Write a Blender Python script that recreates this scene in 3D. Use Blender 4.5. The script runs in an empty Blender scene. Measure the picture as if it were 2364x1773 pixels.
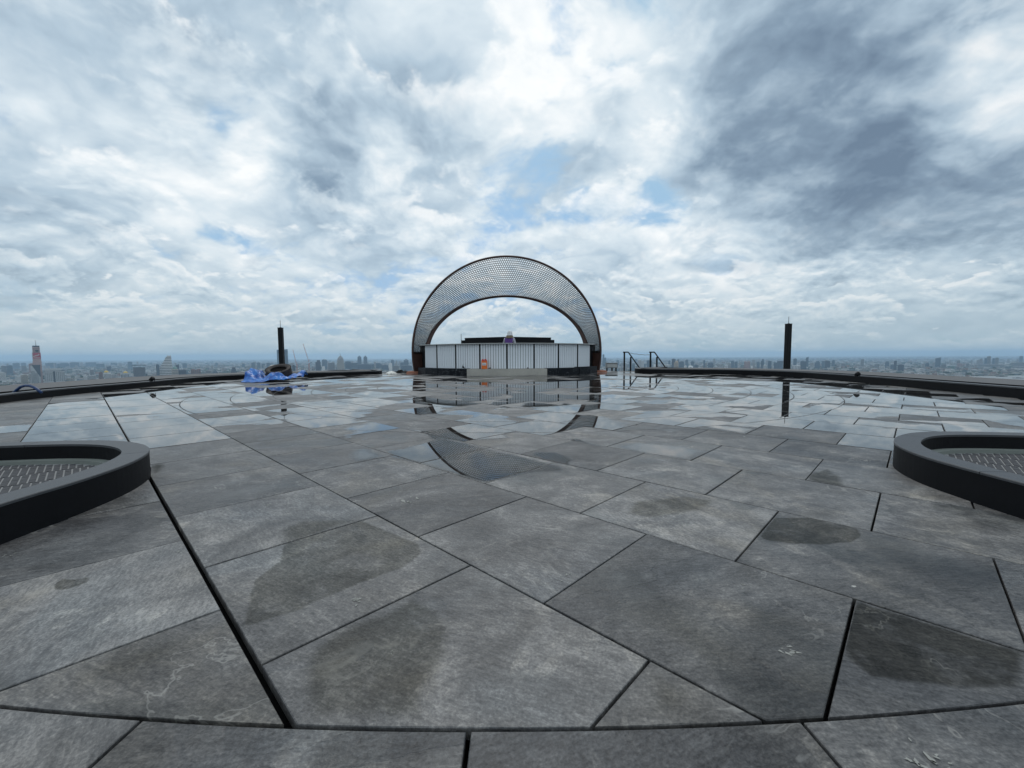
import bpy, math, random
import numpy as np
from mathutils import Vector, Matrix, noise as mnoise

# ------------------------------------------------------------------ camera, sky, sun, exposure
SC = bpy.context.scene
COL = SC.collection
U = 0.6645                      # camera height above the deck in metres (slab = 0.6 m)
F, W, H = 960.0, 2364.0, 1773.0 # focal length in photo pixels, photo size
PITCH = math.atan((H/2-821.0)/F)
ROLL = math.atan(10/1925.0)
cp, sp, cr, sr = math.cos(PITCH), math.sin(PITCH), math.cos(ROLL), math.sin(ROLL)

cam = bpy.data.cameras.new('camera'); camo = bpy.data.objects.new('camera', cam); COL.objects.link(camo)
cam.sensor_width = 36; cam.lens = F/W*36; cam.clip_start = .05; cam.clip_end = 90000
right = Vector((cr, -sr*sp, -sr*cp)); upv = Vector((sr, cr*sp, cr*cp)); fwd = Vector((0, cp, -sp))
camo.matrix_world = Matrix(((right.x, upv.x, -fwd.x, 0), (right.y, upv.y, -fwd.y, 0), (right.z, upv.z, -fwd.z, U), (0, 0, 0, 1)))
SC.camera = camo
SC.render.resolution_x, SC.render.resolution_y = 1024, 768
SC.view_settings.view_transform = 'Standard'; SC.view_settings.look = 'None'
SC.view_settings.exposure = 0.08; SC.view_settings.gamma = 1.0
try:
    SC.render.engine = 'CYCLES'
    SC.cycles.transparent_max_bounces = 24
    SC.cycles.max_bounces = 6
    SC.cycles.volume_bounces = 1
except Exception: pass

SUN_EL, SUN_AZ = math.radians(52), math.radians(-4)   # high, ahead of the camera, behind cloud

def ray(x, y):
    a, b = x-W/2, -(y-H/2)
    r = a*cr+b*sr; u = -a*sr+b*cr
    return Vector((r, F*cp+u*sp, u*cp-F*sp))
def ground(x, y, z=0.):
    d = ray(x, y); t = (z-U)/d.z
    return Vector((d.x*t, d.y*t, z))
def at(x, y, Y):
    d = ray(x, y)*(Y/ray(x, y).y)
    return Vector((d.x, Y, d.z+U))
def pix(X, Y, Z):
    Z = Z-U
    f = Y*cp-Z*sp; u = Y*sp+Z*cp
    return W/2+F*(X*cr-u*sr)/f, H/2-F*(X*sr+u*cr)/f
def eye(x): return 821.0-.0052*(x-1182)

# ---- node helper
class NT:
    def __init__(s, tree): s.t = tree; s.n = tree.nodes; s.n.clear()
    def __call__(s, typ, *ins, out=0, **props):
        nd = s.n.new(typ)
        kw = {}
        for k, v in props.items():
            if hasattr(nd, k) and k not in ('inputs',): setattr(nd, k, v)
            else: kw[k] = v
        for i, v in enumerate(ins):
            if v is None: continue
            s.put(nd.inputs[i], v)
        for k, v in kw.items():
            s.put(nd.inputs[k.replace('_', ' ')], v)
        return nd.outputs[out] if len(nd.outputs) else nd
    def put(s, sock, v):
        if isinstance(v, bpy.types.NodeSocket): s.t.links.new(v, sock)
        elif isinstance(v, (tuple, list)) and len(v) == 3 and sock.type == 'RGBA': sock.default_value = (*v, 1)
        else: sock.default_value = v
    def m(s, op, a, b=None, c=None, clamp=False): return s('ShaderNodeMath', a, b, c, operation=op, use_clamp=clamp)
    def vm(s, op, a, b=None, out=0): return s('ShaderNodeVectorMath', a, b, operation=op, out=out)
    def vscale(s, a, k):
        nd = s.n.new('ShaderNodeVectorMath'); nd.operation = 'SCALE'; s.put(nd.inputs[0], a); s.put(nd.inputs['Scale'], k); return nd.outputs[0]
    def noise(s, vec, scale, detail=5., rough=.55, dist=0., dims='3D'):
        nd = s.n.new('ShaderNodeTexNoise'); nd.noise_dimensions = dims
        s.put(nd.inputs['Vector'], vec); s.put(nd.inputs['Scale'], scale); s.put(nd.inputs['Detail'], detail)
        s.put(nd.inputs['Roughness'], rough); s.put(nd.inputs['Distortion'], dist); return nd.outputs[0]
    def step(s, x, lo, hi):
        nd = s.n.new('ShaderNodeMapRange'); nd.interpolation_type = 'SMOOTHSTEP'
        s.put(nd.inputs[0], x); s.put(nd.inputs[1], lo); s.put(nd.inputs[2], hi); return nd.outputs[0]
    def ramp(s, fac, stops):
        nd = s.n.new('ShaderNodeValToRGB'); e = nd.color_ramp.elements
        while len(e) < len(stops): e.new(.5)
        for el, (p, c) in zip(e, stops): el.position = p; el.color = (*c, 1)
        s.put(nd.inputs[0], fac); return nd.outputs[0]
    def mix(s, f, a, b, mode='MIX'):
        nd = s.n.new('ShaderNodeMix'); nd.data_type = 'RGBA'; nd.blend_type = mode
        s.put(nd.inputs[0], f); s.put(nd.inputs[6], a); s.put(nd.inputs[7], b); return nd.outputs[2]
    def bump(s, h, strength, dist=.01):
        nd = s.n.new('ShaderNodeBump'); s.put(nd.inputs['Strength'], strength); s.put(nd.inputs['Distance'], dist); s.put(nd.inputs['Height'], h); return nd.outputs[0]

# ---- world: hazy broken cloud over a Nishita sky
world = bpy.data.worlds.new('World'); SC.world = world; world.use_nodes = True
N = NT(world.node_tree)
tc = N('ShaderNodeTexCoord')
sky = N('ShaderNodeTexSky', sky_type='NISHITA', sun_disc=False, sun_elevation=SUN_EL, sun_rotation=SUN_AZ, dust_density=.8, air_density=1.0, ozone_density=1.0)
sep = N.n.new('ShaderNodeSeparateXYZ'); N.put(sep.inputs[0], tc)
dz = N.m('MAXIMUM', sep.outputs[2], 0.0)
inv = N.m('DIVIDE', 1.0, N.m('ADD', dz, 0.40))
comb = N.n.new('ShaderNodeCombineXYZ')
N.put(comb.inputs[0], N.m('MULTIPLY', sep.outputs[0], inv)); N.put(comb.inputs[1], N.m('MULTIPLY', sep.outputs[1], inv)); comb.inputs[2].default_value = 3.7
P = comb.outputs[0]
warpn = N.n.new('ShaderNodeTexNoise'); N.put(warpn.inputs['Vector'], P); warpn.inputs['Scale'].default_value = 3.0; warpn.inputs['Detail'].default_value = 5
warp = N.vm('SUBTRACT', warpn.outputs['Color'], (.5, .5, .5))
Q = N.vm('ADD', P, N.vscale(warp, .16))
upo = N.vscale(N.vm('NORMALIZE', N.vm('MULTIPLY', P, (1, 1, 0))), .055)      # a step towards the sun
def sdir(px, py): return tuple(ray(px*1.0687, py*1.0687).normalized())   # picks in the 2212 px preview of the photo
wdir = N.vm('NORMALIZE', N.vm('ADD', tc, N.vscale(warp, .22)))
def blob(px, py, r0, r1):
    nd = N.n.new('ShaderNodeVectorMath'); nd.operation = 'DOT_PRODUCT'; N.put(nd.inputs[0], wdir); nd.inputs[1].default_value = sdir(px, py)
    return N.step(nd.outputs['Value'], math.cos(math.radians(r1)), math.cos(math.radians(r0)))
def sumblobs(base, L):
    for b in L: base = N.m('ADD', base, N.m('MULTIPLY', blob(*b[:4]), b[4]))
    return base
CR = [(0.0, (.150, .215, .30)), (.22, (.245, .335, .435)), (.48, (.45, .565, .665)), (.70, (.685, .775, .835)), (.93, (.97, .985, .985))]
# broad light and dark cloud masses of this sky
tone = sumblobs(N.m('MULTIPLY', 0., 0.), [
 (2120, 10, 4, 28, -.30), (1780, 60, 2, 19, -.13), (1700, 340, 1, 14, -.15), (1860, 470, 0, 10, -.13), (2190, 400, 0, 8, -.22), (1560, 420, 0, 9, -.10), (1300, 480, 0, 9, -.08),
 (2070, 285, 0, 6, .16), (2190, 205, 0, 7, .16), (680, 350, 0, 7, -.24), (640, 150, 1, 12, -.12), (960, 250, 0, 7, -.16), (1210, 400, 0, 6, -.22), (1120, 500, 0, 6, -.12), (860, 600, 0, 4, -.10),
 (280, 120, 1, 11, -.11), (330, 190, 0, 7, -.08), (60, 480, 0, 9, -.18), (1100, 60, 2, 13, .14), (1150, 170, 0, 8, .10), (1440, 260, 0, 6, .12), (400, 330, 2, 14, .06), (820, 430, 0, 8, .08)])
hole = sumblobs(N.m('MULTIPLY', 0., 0.), [(950, 45, 0, 5, -.10), (1165, 20, 0, 4, -.08), (860, 195, 0, 4, -.12), (390, 505, 0, 4, -.10), (40, 550, 0, 5, -.04), (1470, 705, 0, 8, -.03), (860, 560, 0, 6, -.06), (1290, 600, 0, 5, -.04), (500, 200, 0, 3, -.08), (100, 520, 0, 12, .05), (1450, 640, 2, 12, .04), (2000, 100, 6, 26, .22), (1750, 380, 5, 13, .2), (450, 240, 2, 9, .12), (1296, 380, 1, 7, .10)])
blue = N.mix(.5, N.vm('MINIMUM', N.vscale(sky, .095), (.24, .46, .78)), (.44, .60, .76))
skycol = blue
for (scl, off_, lo_, hi_, base, rel, dark, elo, ehi, amax) in (
    (2.0, (5.1, 0.7, 0.0), .335, .44, .64, 1.6, -.95, None, None, .97),
    (3.3, (4.1, 7.7, 2.0), .47, .56, .745, 2.4, -.80, None, None, .74),
    (5.2, (8.6, 1.3, 5.0), .505, .565, .80, 3.0, -.9, .30, .10, .85)):
    v = N.vm('ADD', Q, off_)
    a0 = N.noise(v, scl, 11, .56); a1 = N.noise(N.vm('SUBTRACT', v, N.vscale(upo, 2.6/scl)), scl, 5, .52)
    fine = N.noise(v, scl*5.5, 7, .6)
    bt = N.m('ADD', N.m('MULTIPLY_ADD', N.m('SUBTRACT', a0, a1), rel, base), N.m('MULTIPLY', N.m('SUBTRACT', a0, .5), dark))
    bt = N.m('ADD', N.m('ADD', bt, tone), N.m('MULTIPLY', N.m('SUBTRACT', fine, .5), .22))
    bil = N.m('ABSOLUTE', N.m('SUBTRACT', N.noise(v, scl*2.7, 5, .5), .5))
    bt = N.m('ADD', bt, N.m('MULTIPLY', N.m('SUBTRACT', bil, .09), .75))
    a0 = N.m('ADD', a0, N.m('MULTIPLY', N.m('SUBTRACT', bil, .09), .28))
    al = N.step(N.m('ADD', N.m('ADD', a0, hole), N.m('MULTIPLY', N.m('SUBTRACT', fine, .5), .05)), lo_, hi_)
    al = N.m('MULTIPLY', al, amax if elo is None else N.m('MULTIPLY', N.step(dz, elo, ehi), amax))
    skycol = N.mix(al, skycol, N.ramp(bt, CR))
hz = N.m('POWER', N.m('SUBTRACT', 1.0, N.m('MINIMUM', N.m('MULTIPLY', dz, 3.4), 1.0)), 2.0)
skycol = N.mix(N.m('MULTIPLY', hz, .88), skycol, (.385, .485, .535))
bg = N('ShaderNodeBackground', skycol, 1.0)
N('ShaderNodeOutputWorld', bg)
world.cycles.sampling_method = 'MANUAL'; world.cycles.sample_map_resolution = 1024

sunl = bpy.data.lights.new('sun', 'SUN'); sunl.energy = .9; sunl.angle = math.radians(14); sunl.color = (1, .96, .9)
suno = bpy.data.objects.new('sun', sunl); COL.objects.link(suno)
sd = Vector((math.sin(SUN_AZ)*math.cos(SUN_EL), math.cos(SUN_AZ)*math.cos(SUN_EL), math.sin(SUN_EL)))
suno.rotation_euler = sd.to_track_quat('Z', 'Y').to_euler(); suno.location = (0, 0, 40)

# ------------------------------------------------------------------ object helpers
def tag(o, label=None, cat=None, group=None, kind=None):
    if label: o['label'] = label
    if cat: o['category'] = cat
    if group: o['group'] = group
    if kind: o['kind'] = kind
    return o
def empty(name, loc=(0, 0, 0), rz=0, label=None, cat=None, group=None):
    o = bpy.data.objects.new(name, None); COL.objects.link(o); o.location = loc; o.rotation_euler.z = rz; o.empty_display_size = .1
    return tag(o, label, cat, group)
def link(name, me, parent=None, loc=None):
    o = bpy.data.objects.new(name, me); COL.objects.link(o)
    if loc is not None: o.location = loc
    if parent is not None: o.parent = parent
    return o
class MB:
    def __init__(s): s.v, s.f, s.mi = [], [], []
    def add(s, vs, fs, mi=0):
        b = len(s.v); s.v += [tuple(v) for v in vs]; s.f += [tuple(i+b for i in f) for f in fs]; s.mi += [mi]*len(fs); return s
    def box(s, c, size, rz=0., mi=0, M=None):
        x, y, z = [k/2 for k in size]
        vs = [Vector((a*x, b*y, d*z)) for a in (-1, 1) for b in (-1, 1) for d in (-1, 1)]
        R = M if M is not None else Matrix.Rotation(rz, 3, 'Z')
        vs = [R @ v+Vector(c) for v in vs]
        return s.add(vs, [(0, 1, 3, 2), (4, 6, 7, 5), (0, 4, 5, 1), (2, 3, 7, 6), (0, 2, 6, 4), (1, 5, 7, 3)], mi)
    def prism(s, poly, z0, z1, mi=0, top=True, bottom=True):
        n = len(poly); vs = [(p[0], p[1], z0) for p in poly]+[(p[0], p[1], z1) for p in poly]
        fs = [(i, (i+1) % n, n+(i+1) % n, n+i) for i in range(n)]
        if top: fs.append(tuple(range(n, 2*n)))
        if bottom: fs.append(tuple(range(n-1, -1, -1)))
        return s.add(vs, fs, mi)
    def tube(s, pts, r, seg=6, closed=False, mi=0, caps=True):
        pts = [Vector(p) for p in pts]; n = len(pts); rings = []
        prev = None
        for i, p in enumerate(pts):
            if closed: t = pts[(i+1) % n]-pts[i-1]
            else: t = pts[min(i+1, n-1)]-pts[max(i-1, 0)]
            t.normalize()
            a = prev if prev is not None else (Vector((0, 0, 1)) if abs(t.z) < .9 else Vector((1, 0, 0)))
            a = (a-t*a.dot(t)).normalized(); prev = a; b = t.cross(a)
            rr = r[i] if isinstance(r, (list, tuple)) else r
            rings.append([p+(a*math.cos(2*math.pi*k/seg)+b*math.sin(2*math.pi*k/seg))*rr for k in range(seg)])
        vs = [v for g in rings for v in g]; fs = []
        for i in range(n if closed else n-1):
            j = (i+1) % n
            for k in range(seg): fs.append((i*seg+k, i*seg+(k+1) % seg, j*seg+(k+1) % seg, j*seg+k))
        if caps and not closed: fs += [tuple(range(seg-1, -1, -1)), tuple((n-1)*seg+k for k in range(seg))]
        return s.add(vs, fs, mi)
    def lathe(s, prof, seg=32, closed=False, mi=0, M=None):
        n = len(prof); vs = []
        for k in range(seg):
            a = 2*math.pi*k/seg
            for r, z in prof: vs.append(Vector((r*math.cos(a), r*math.sin(a), z)))
        if M is not None: vs = [M @ v for v in vs]
        fs = []
        for k in range(seg):
            j = (k+1) % seg
            for i in range(n if closed else n-1):
                i2 = (i+1) % n
                fs.append((k*n+i, j*n+i, j*n+i2, k*n+i2))
        return s.add(vs, fs, mi)
    def mesh(s, name, mats, smooth=False):
        me = bpy.data.meshes.new(name); me.from_pydata(s.v, [], s.f)
        for m in (mats if isinstance(mats, (list, tuple)) else [mats]): me.materials.append(m)
        if len(s.mi) and max(s.mi): me.polygons.foreach_set('material_index', s.mi)
        if smooth: me.polygons.foreach_set('use_smooth', [True]*len(me.polygons))
        me.update(); return me
    def build(s, name, mats, parent=None, smooth=False, loc=None): return link(name, s.mesh(name, mats, smooth), parent, loc)

def mat(name): 
    m = bpy.data.materials.new(name); m.use_nodes = True; return m, NT(m.node_tree)
def bsdf(n, **k):
    nd = n.n.new('ShaderNodeBsdfPrincipled')
    for a, v in k.items(): n.put(nd.inputs[a.replace('_', ' ')], v)
    n('ShaderNodeOutputMaterial', nd.outputs[0]); return nd
def plain(name, col, rough=.6, var=.25, scale=8., metal=0., bump=.15, spec=.5, dist=.004):
    m, n = mat(name); pos = n('ShaderNodeTexCoord', out=3)
    a = n.noise(pos, scale, 6, .6); b = n.noise(pos, scale*7, 4, .6)
    k = n.m('ADD', n.m('MULTIPLY', n.m('SUBTRACT', a, .5), var*2), n.m('MULTIPLY', n.m('SUBTRACT', b, .5), var))
    c = n.vscale(n.mix(0., col, col), n.m('ADD', k, 1.0))
    bsdf(n, Base_Color=c, Roughness=n.m('ADD', n.m('MULTIPLY', n.m('SUBTRACT', a, .5), .2), rough, clamp=True), Metallic=metal, Specular_IOR_Level=spec,
         Normal=n.bump(b, bump, dist))
    return m

# ---- materials
def slate_material():
    m, n = mat('slate')
    geo = n('ShaderNodeNewGeometry'); rn = n('ShaderNodeAttribute', attribute_name='rnd', out=2)
    vr = n.n.new('ShaderNodeVectorRotate'); vr.rotation_type = 'Z_AXIS'; n.put(vr.inputs['Vector'], geo); n.put(vr.inputs['Angle'], n.m('MULTIPLY_ADD', rn, 1.7, -.5))
    off = n.n.new('ShaderNodeCombineXYZ'); n.put(off.inputs[0], n.m('MULTIPLY', rn, 61.)); n.put(off.inputs[1], n.m('MULTIPLY', rn, 37.)); n.put(off.inputs[2], n.m('MULTIPLY', rn, 11.))
    p = n.vm('ADD', vr.outputs[0], off.outputs[0])
    big = n.noise(p, 2.6, 6, .58, 1.2)
    streak = n.noise(n.vm('MULTIPLY', p, (3.0, 15., 3.)), 1.6, 7, .62, .6)
    grain = n.noise(p, 150., 3, .7); grain2 = n.noise(n.vm('MULTIPLY', p, (1., 2.6, 1.)), 42., 5, .65)
    mid = n.noise(p, 11., 7, .62, .5)
    v = n.m('ADD', n.m('MULTIPLY', n.m('SUBTRACT', big, .5), 1.15), n.m('MULTIPLY', n.m('SUBTRACT', streak, .5), .38))
    v = n.m('ADD', v, n.m('MULTIPLY', n.m('SUBTRACT', mid, .5), .75))
    v = n.m('ADD', v, n.m('MULTIPLY', n.m('SUBTRACT', rn, .5), .36))
    v = n.m('ADD', v, n.m('MULTIPLY', n.m('SUBTRACT', grain2, .5), .95))
    v = n.m('ADD', n.m('ADD', v, n.m('MULTIPLY', n.m('SUBTRACT', grain, .5), 1.0)), .5)
    c = n.ramp(v, [(.0, (.026, .026, .027)), (.34, (.078, .0765, .077)), (.6, (.130, .127, .125)), (1.0, (.285, .274, .262))])
    hue = n.noise(n.vm('ADD', p, (3, 8, 1)), 2.0, 4, .55, .8)
    c = n.mix(n.m('MULTIPLY', n.step(hue, .5, .72), .55), c, n.mix(1., c, (1.06, .98, .84), 'MULTIPLY'))
    c = n.mix(n.m('MULTIPLY', n.step(hue, .5, .28), .5), c, n.mix(1., c, (.90, .99, 1.06), 'MULTIPLY'))
    # swirling bedding lines
    sw = n.noise(n.vm('MULTIPLY', p, (1., 1.7, 1.)), 1.5, 5, .52, 2.2)
    ln = n.m('ABSOLUTE', n.m('SUBTRACT', n.m('FRACT', n.m('MULTIPLY', sw, 9.)), .5))
    msk = n.step(n.noise(n.vm('ADD', p, (6, 2, 9)), 2.3, 4, .55), .46, .62)
    c = n.mix(n.m('MULTIPLY', n.m('MULTIPLY', n.step(ln, .16, .01), msk), .50), c, n.mix(1., c, (.62, .63, .66), 'MULTIPLY'))
    c = n.mix(n.m('MULTIPLY', n.m('MULTIPLY', n.step(ln, .36, .49), msk), .40), c, n.mix(1., c, (1.45, 1.42, 1.36), 'MULTIPLY'))
    # pale veins
    vn = n.noise(n.vm('ADD', p, (5, 1, 4)), 1.7, 5, .6, 1.4)
    vein = n.m('MULTIPLY', n.step(n.m('ABSOLUTE', n.m('SUBTRACT', vn, .53)), .010, .001), n.step(n.noise(p, 3.1, 3, .5), .52, .66))
    c = n.mix(n.m('MULTIPLY', vein, .55), c, (.30, .29, .27))
    # delaminated layers with a hard outline
    lay = n.noise(n.vm('ADD', n.vm('MULTIPLY', p, (1., 1.9, 1.)), (9, 4, 2)), 1.5, 6, .52, .9)
    layer = n.step(lay, .585, .60)
    c = n.mix(n.m('MULTIPLY', layer, .6), c, n.mix(1., c, (.70, .72, .76), 'MULTIPLY'))
    lay2 = n.noise(n.vm('ADD', n.vm('MULTIPLY', p, (1.8, .8, 1.)), (1, 7, 5)), 2.4, 8, .58, 1.1)
    pale = n.m('MULTIPLY', n.step(lay2, .585, .60), n.step(n.noise(p, 14., 5, .65), .38, .60))
    c = n.mix(n.m('MULTIPLY', pale, .55), c, n.mix(1., c, (1.75, 1.70, 1.60), 'MULTIPLY'))
    # damp stains (stay put on the stone)
    st = n.noise(n.vm('ADD', p, (2, 6, 7)), 1.35, 3, .45, .4)
    stain = n.m('MULTIPLY', n.step(st, .585, .61), n.step(n.noise(p, 5., 4, .6), .2, .6))
    c = n.mix(n.m('MULTIPLY', stain, .75), c, n.mix(1., c, (.52, .53, .52), 'MULTIPLY'))
    # bird lime / mortar specks
    vo = n.n.new('ShaderNodeTexVoronoi'); n.put(vo.inputs['Vector'], n.vm('ADD', p, n.vscale(n.n.new('ShaderNodeTexNoise').outputs[1], .0))); vo.inputs['Scale'].default_value = 5.5; vo.inputs['Randomness'].default_value = 1.
    wob = n.m('ADD', vo.outputs['Distance'], n.m('MULTIPLY', n.m('SUBTRACT', n.noise(n.vm('MULTIPLY', p, (1., 2.2, 1.)), 30., 4, .6), .5), .16))
    sx = n.n.new('ShaderNodeSeparateXYZ'); n.put(sx.inputs[0], vo.outputs['Color'])
    speck = n.m('MULTIPLY', n.step(wob, .055, .035), n.step(sx.outputs[0], .80, .83))
    c = n.mix(n.m('MULTIPLY', speck, .75), c, (.52, .51, .47))
    h = n.m('ADD', n.m('ADD', n.m('MULTIPLY', grain2, .55), n.m('MULTIPLY', grain, .3)), n.m('ADD', n.m('MULTIPLY', streak, .7), n.m('MULTIPLY', layer, -.35)))
    rough = n.m('ADD', n.m('MULTIPLY_ADD', mid, .25, .36), n.m('MULTIPLY', stain, -.12))
    bsdf(n, Base_Color=c, Roughness=rough, Specular_IOR_Level=.32, Normal=n.bump(h, .7, .004))
    return m
def water_material():
    m, n = mat('rain_water')
    d = n('ShaderNodeAttribute', attribute_name='depth', out=2)
    geo = n('ShaderNodeNewGeometry')
    nz = n.m('ADD', n.m('MULTIPLY', n.m('SUBTRACT', n.noise(geo, 26., 4, .6), .5), .05), n.m('MULTIPLY', n.m('SUBTRACT', n.noise(geo, 170., 2, .6), .5), .05))
    fac = n.step(n.m('ADD', d, nz), .0, .13)
    gl = n('ShaderNodeBsdfGlossy', Color=(1, 1, 1, 1), Roughness=n.m('MULTIPLY', n.m('POWER', n.m('SUBTRACT', 1., fac), 1.5), .30))
    fr = n('ShaderNodeFresnel', IOR=1.45)
    tr = n('ShaderNodeBsdfTransparent', (.46, .47, .48, 1))
    wet = n('ShaderNodeMixShader', fr, tr, gl)
    dry = n('ShaderNodeBsdfTransparent')
    n('ShaderNodeOutputMaterial', n('ShaderNodeMixShader', n.m('POWER', fac, .6), dry, wet))
    return m
SLATE = slate_material(); WATER = water_material()
BLACKST = plain('black_granite', (.007, .0075, .009), .6, .3, 20., bump=.1, spec=.12)
COPING = plain('granite_sky_sheen', (.047, .050, .056), .5, .25, 60., bump=.2)  # dark granite with the sky sheen on the tops painted in as lighter grey
APRON = plain('grey_roof_screed', (.105, .105, .108), .8, .22, 1.2, bump=.3)
SUBFL = plain('dark_subfloor', (.012, .012, .013), .9, .3, 4.)
RUST = plain('brown_painted_steel', (.055, .026, .02), .5, .5, 5., metal=.2)
LATT = plain('dark_bronze_mesh', (.02, .017, .017), .45, .4, 6., metal=.3)
WHITEP = plain('white_slat_cladding', (.72, .76, .80), .45, .08, 3., bump=.05)
BLACKM = plain('black_metal', (.007, .008, .010), .55, .3, 10., spec=.18)
CONC = plain('raw_concrete', (.40, .38, .34), .85, .28, 2.5, bump=.5)
TERRA = plain('orange_mortar', (.27, .115, .075), .9, .35, 7., bump=.6)
GREYM = plain('grey_metal', (.22, .23, .23), .5, .2, 6.)
SILVER = plain('pale_metal_edge', (.50, .51, .50), .45, .25, 5.)
def marble():
    m, n = mat('black_marble'); p = n('ShaderNodeTexCoord', out=3)
    a = n.noise(p, 2.2, 6, .6, 2.2); v = n.step(n.m('ABSOLUTE', n.m('SUBTRACT', a, .5)), .012, .0)
    bsdf(n, Base_Color=n.mix(n.m('MULTIPLY', v, .3), (.006, .008, .012), (.3, .32, .33)), Roughness=.4, Specular_IOR_Level=.15); return m
MARBLE = marble()
def rubber():
    return plain('tyre_rubber', (.035, .027, .024), .75, .45, 9., bump=.4)
RUBBER = rubber()
def tarpm():
    m, n = mat('blue_tarpaulin'); p = n('ShaderNodeTexCoord', out=3)
    a = n.noise(p, 5., 5, .6, .4)
    c = n.mix(n.step(a, .42, .62), (.010, .075, .32), (.045, .19, .54))
    bsdf(n, Base_Color=c, Roughness=.38, Specular_IOR_Level=.35, Normal=n.bump(n.noise(p, 28., 4, .6), .5, .01)); return m
TARP = tarpm()
ORANGE = plain('orange_plastic', (.75, .16, .02), .4, .15, 6., bump=.05)
REDPL = plain('red_plastic', (.50, .035, .02), .4, .15, 6., bump=.05)
WHITEPL = plain('white_plastic', (.78, .79, .80), .35, .06, 6., bump=.05)
LABELP = plain('paper_label', (.72, .72, .70), .7, .1, 12.)
INK = plain('blue_print', (.08, .12, .25), .7, .1, 12.)
KHAKI = plain('khaki_cloth', (.19, .15, .10), .9, .25, 20., bump=.4)
PURPLE = plain('purple_shirt', (.10, .045, .20), .9, .25, 20., bump=.4)
SLEEVE = plain('pale_grey_sleeve', (.42, .43, .46), .9, .3, 20., bump=.4)
TROUS = plain('dark_trousers', (.03, .032, .04), .9, .2, 20.)
SKIN = plain('skin', (.30, .17, .11), .6, .1, 20.)
HAIR = plain('black_hair', (.012, .01, .009), .6, .2, 30.)
HOSE = plain('blue_hose', (.010, .04, .13), .4, .2, 6.)
SACK = plain('white_sack', (.66, .66, .62), .8, .15, 9., bump=.4)
MORTAR = plain('pale_mortar', (.27, .27, .27), .9, .25, 12.)
BRICK = plain('dark_bricklet', (.05, .051, .056), .8, .5, 30., bump=.3)
LEDGE = plain('grey_green_ledge', (.20, .22, .20), .8, .2, 10.)
ROPE = plain('rope', (.10, .07, .06), .9, .3, 30.)

# ------------------------------------------------------------------ deck: subfloor, slabs, rain water
CX, CY = 0.0, 14.3*U            # centre of the circular paving
RINGS = [r*U for r in (2.62, 3.52, 4.42, 5.33, 6.24, 7.15, 8.05, 8.96)]
R_OUT = 13.25*U
SL = .600                        # slab pitch
AZ = math.radians(-45.95)
sv = (math.sin(AZ), math.cos(AZ)); nv = (math.cos(AZ), -math.sin(AZ))
def ns2xy(n_, s_): return n_*nv[0]+s_*sv[0], n_*nv[1]+s_*sv[1]
N0 = .345*U
def kerb_curve(pts, it=3):
    pts = [Vector(p) for p in pts]
    for _ in range(it):
        q = [pts[0]]
        for a, b in zip(pts[:-1], pts[1:]): q += [a*.75+b*.25, a*.25+b*.75]
        q.append(pts[-1]); pts = q
    return pts
KR = [(x*U, y*U) for x, y in [(9.6, 26.2), (7.5, 25.0), (6.75, 23.2), (8.1, 22.1), (9.6, 21.65), (10.9, 20.9), (11.8, 19.6), (12.35, 18.0), (12.2, 15.6), (11.85, 13.0), (11.5, 11.0), (11.2, 9.3), (10.9, 7.6), (10.3, 5.6), (9.2, 3.6), (7.6, 1.6)]]
KLp = [(x*U, y*U) for x, y in [(-10.0, 26.4), (-8.0, 25.4), (-7.3, 23.6), (-8.2, 22.5), (-9.6, 21.4), (-11.3, 20.4), (-12.7, 19.0), (-12.95, 17.0), (-12.5, 15.0), (-12.2, 13.2), (-12.1, 12.0), (-11.9, 10.7), (-11.45, 9.3), (-10.7, 7.6), (-9.6, 5.4), (-8.4, 3.2), (-7.0, 1.4)]]
KRc, KLc = kerb_curve(KR), kerb_curve(KLp)
def inside_deck(x, y):
    if y > 28.5*U: return False
    for c, sgn in ((KRc, 1), (KLc, -1)):
        # x of kerb at this y on the outer run
        best = None
        for a, b in zip(c[:-1], c[1:]):
            if (a.y-y)*(b.y-y) <= 0 and a.y != b.y:
                xx = a.x+(b.x-a.x)*(y-a.y)/(b.y-a.y)
                if best is None or sgn*xx > sgn*best: best = xx
        if best is not None and sgn*x > sgn*best+.25: return False
    if abs(x) > 12.6*U: return False
    return True

sub = MB(); sub.prism([(-9.5, -3), (9.5, -3), (9.5, 19.2), (-9.5, 19.2)], -.35, -.075)
deck = tag(sub.build('terrace_floor', SUBFL), kind='structure')

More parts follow.
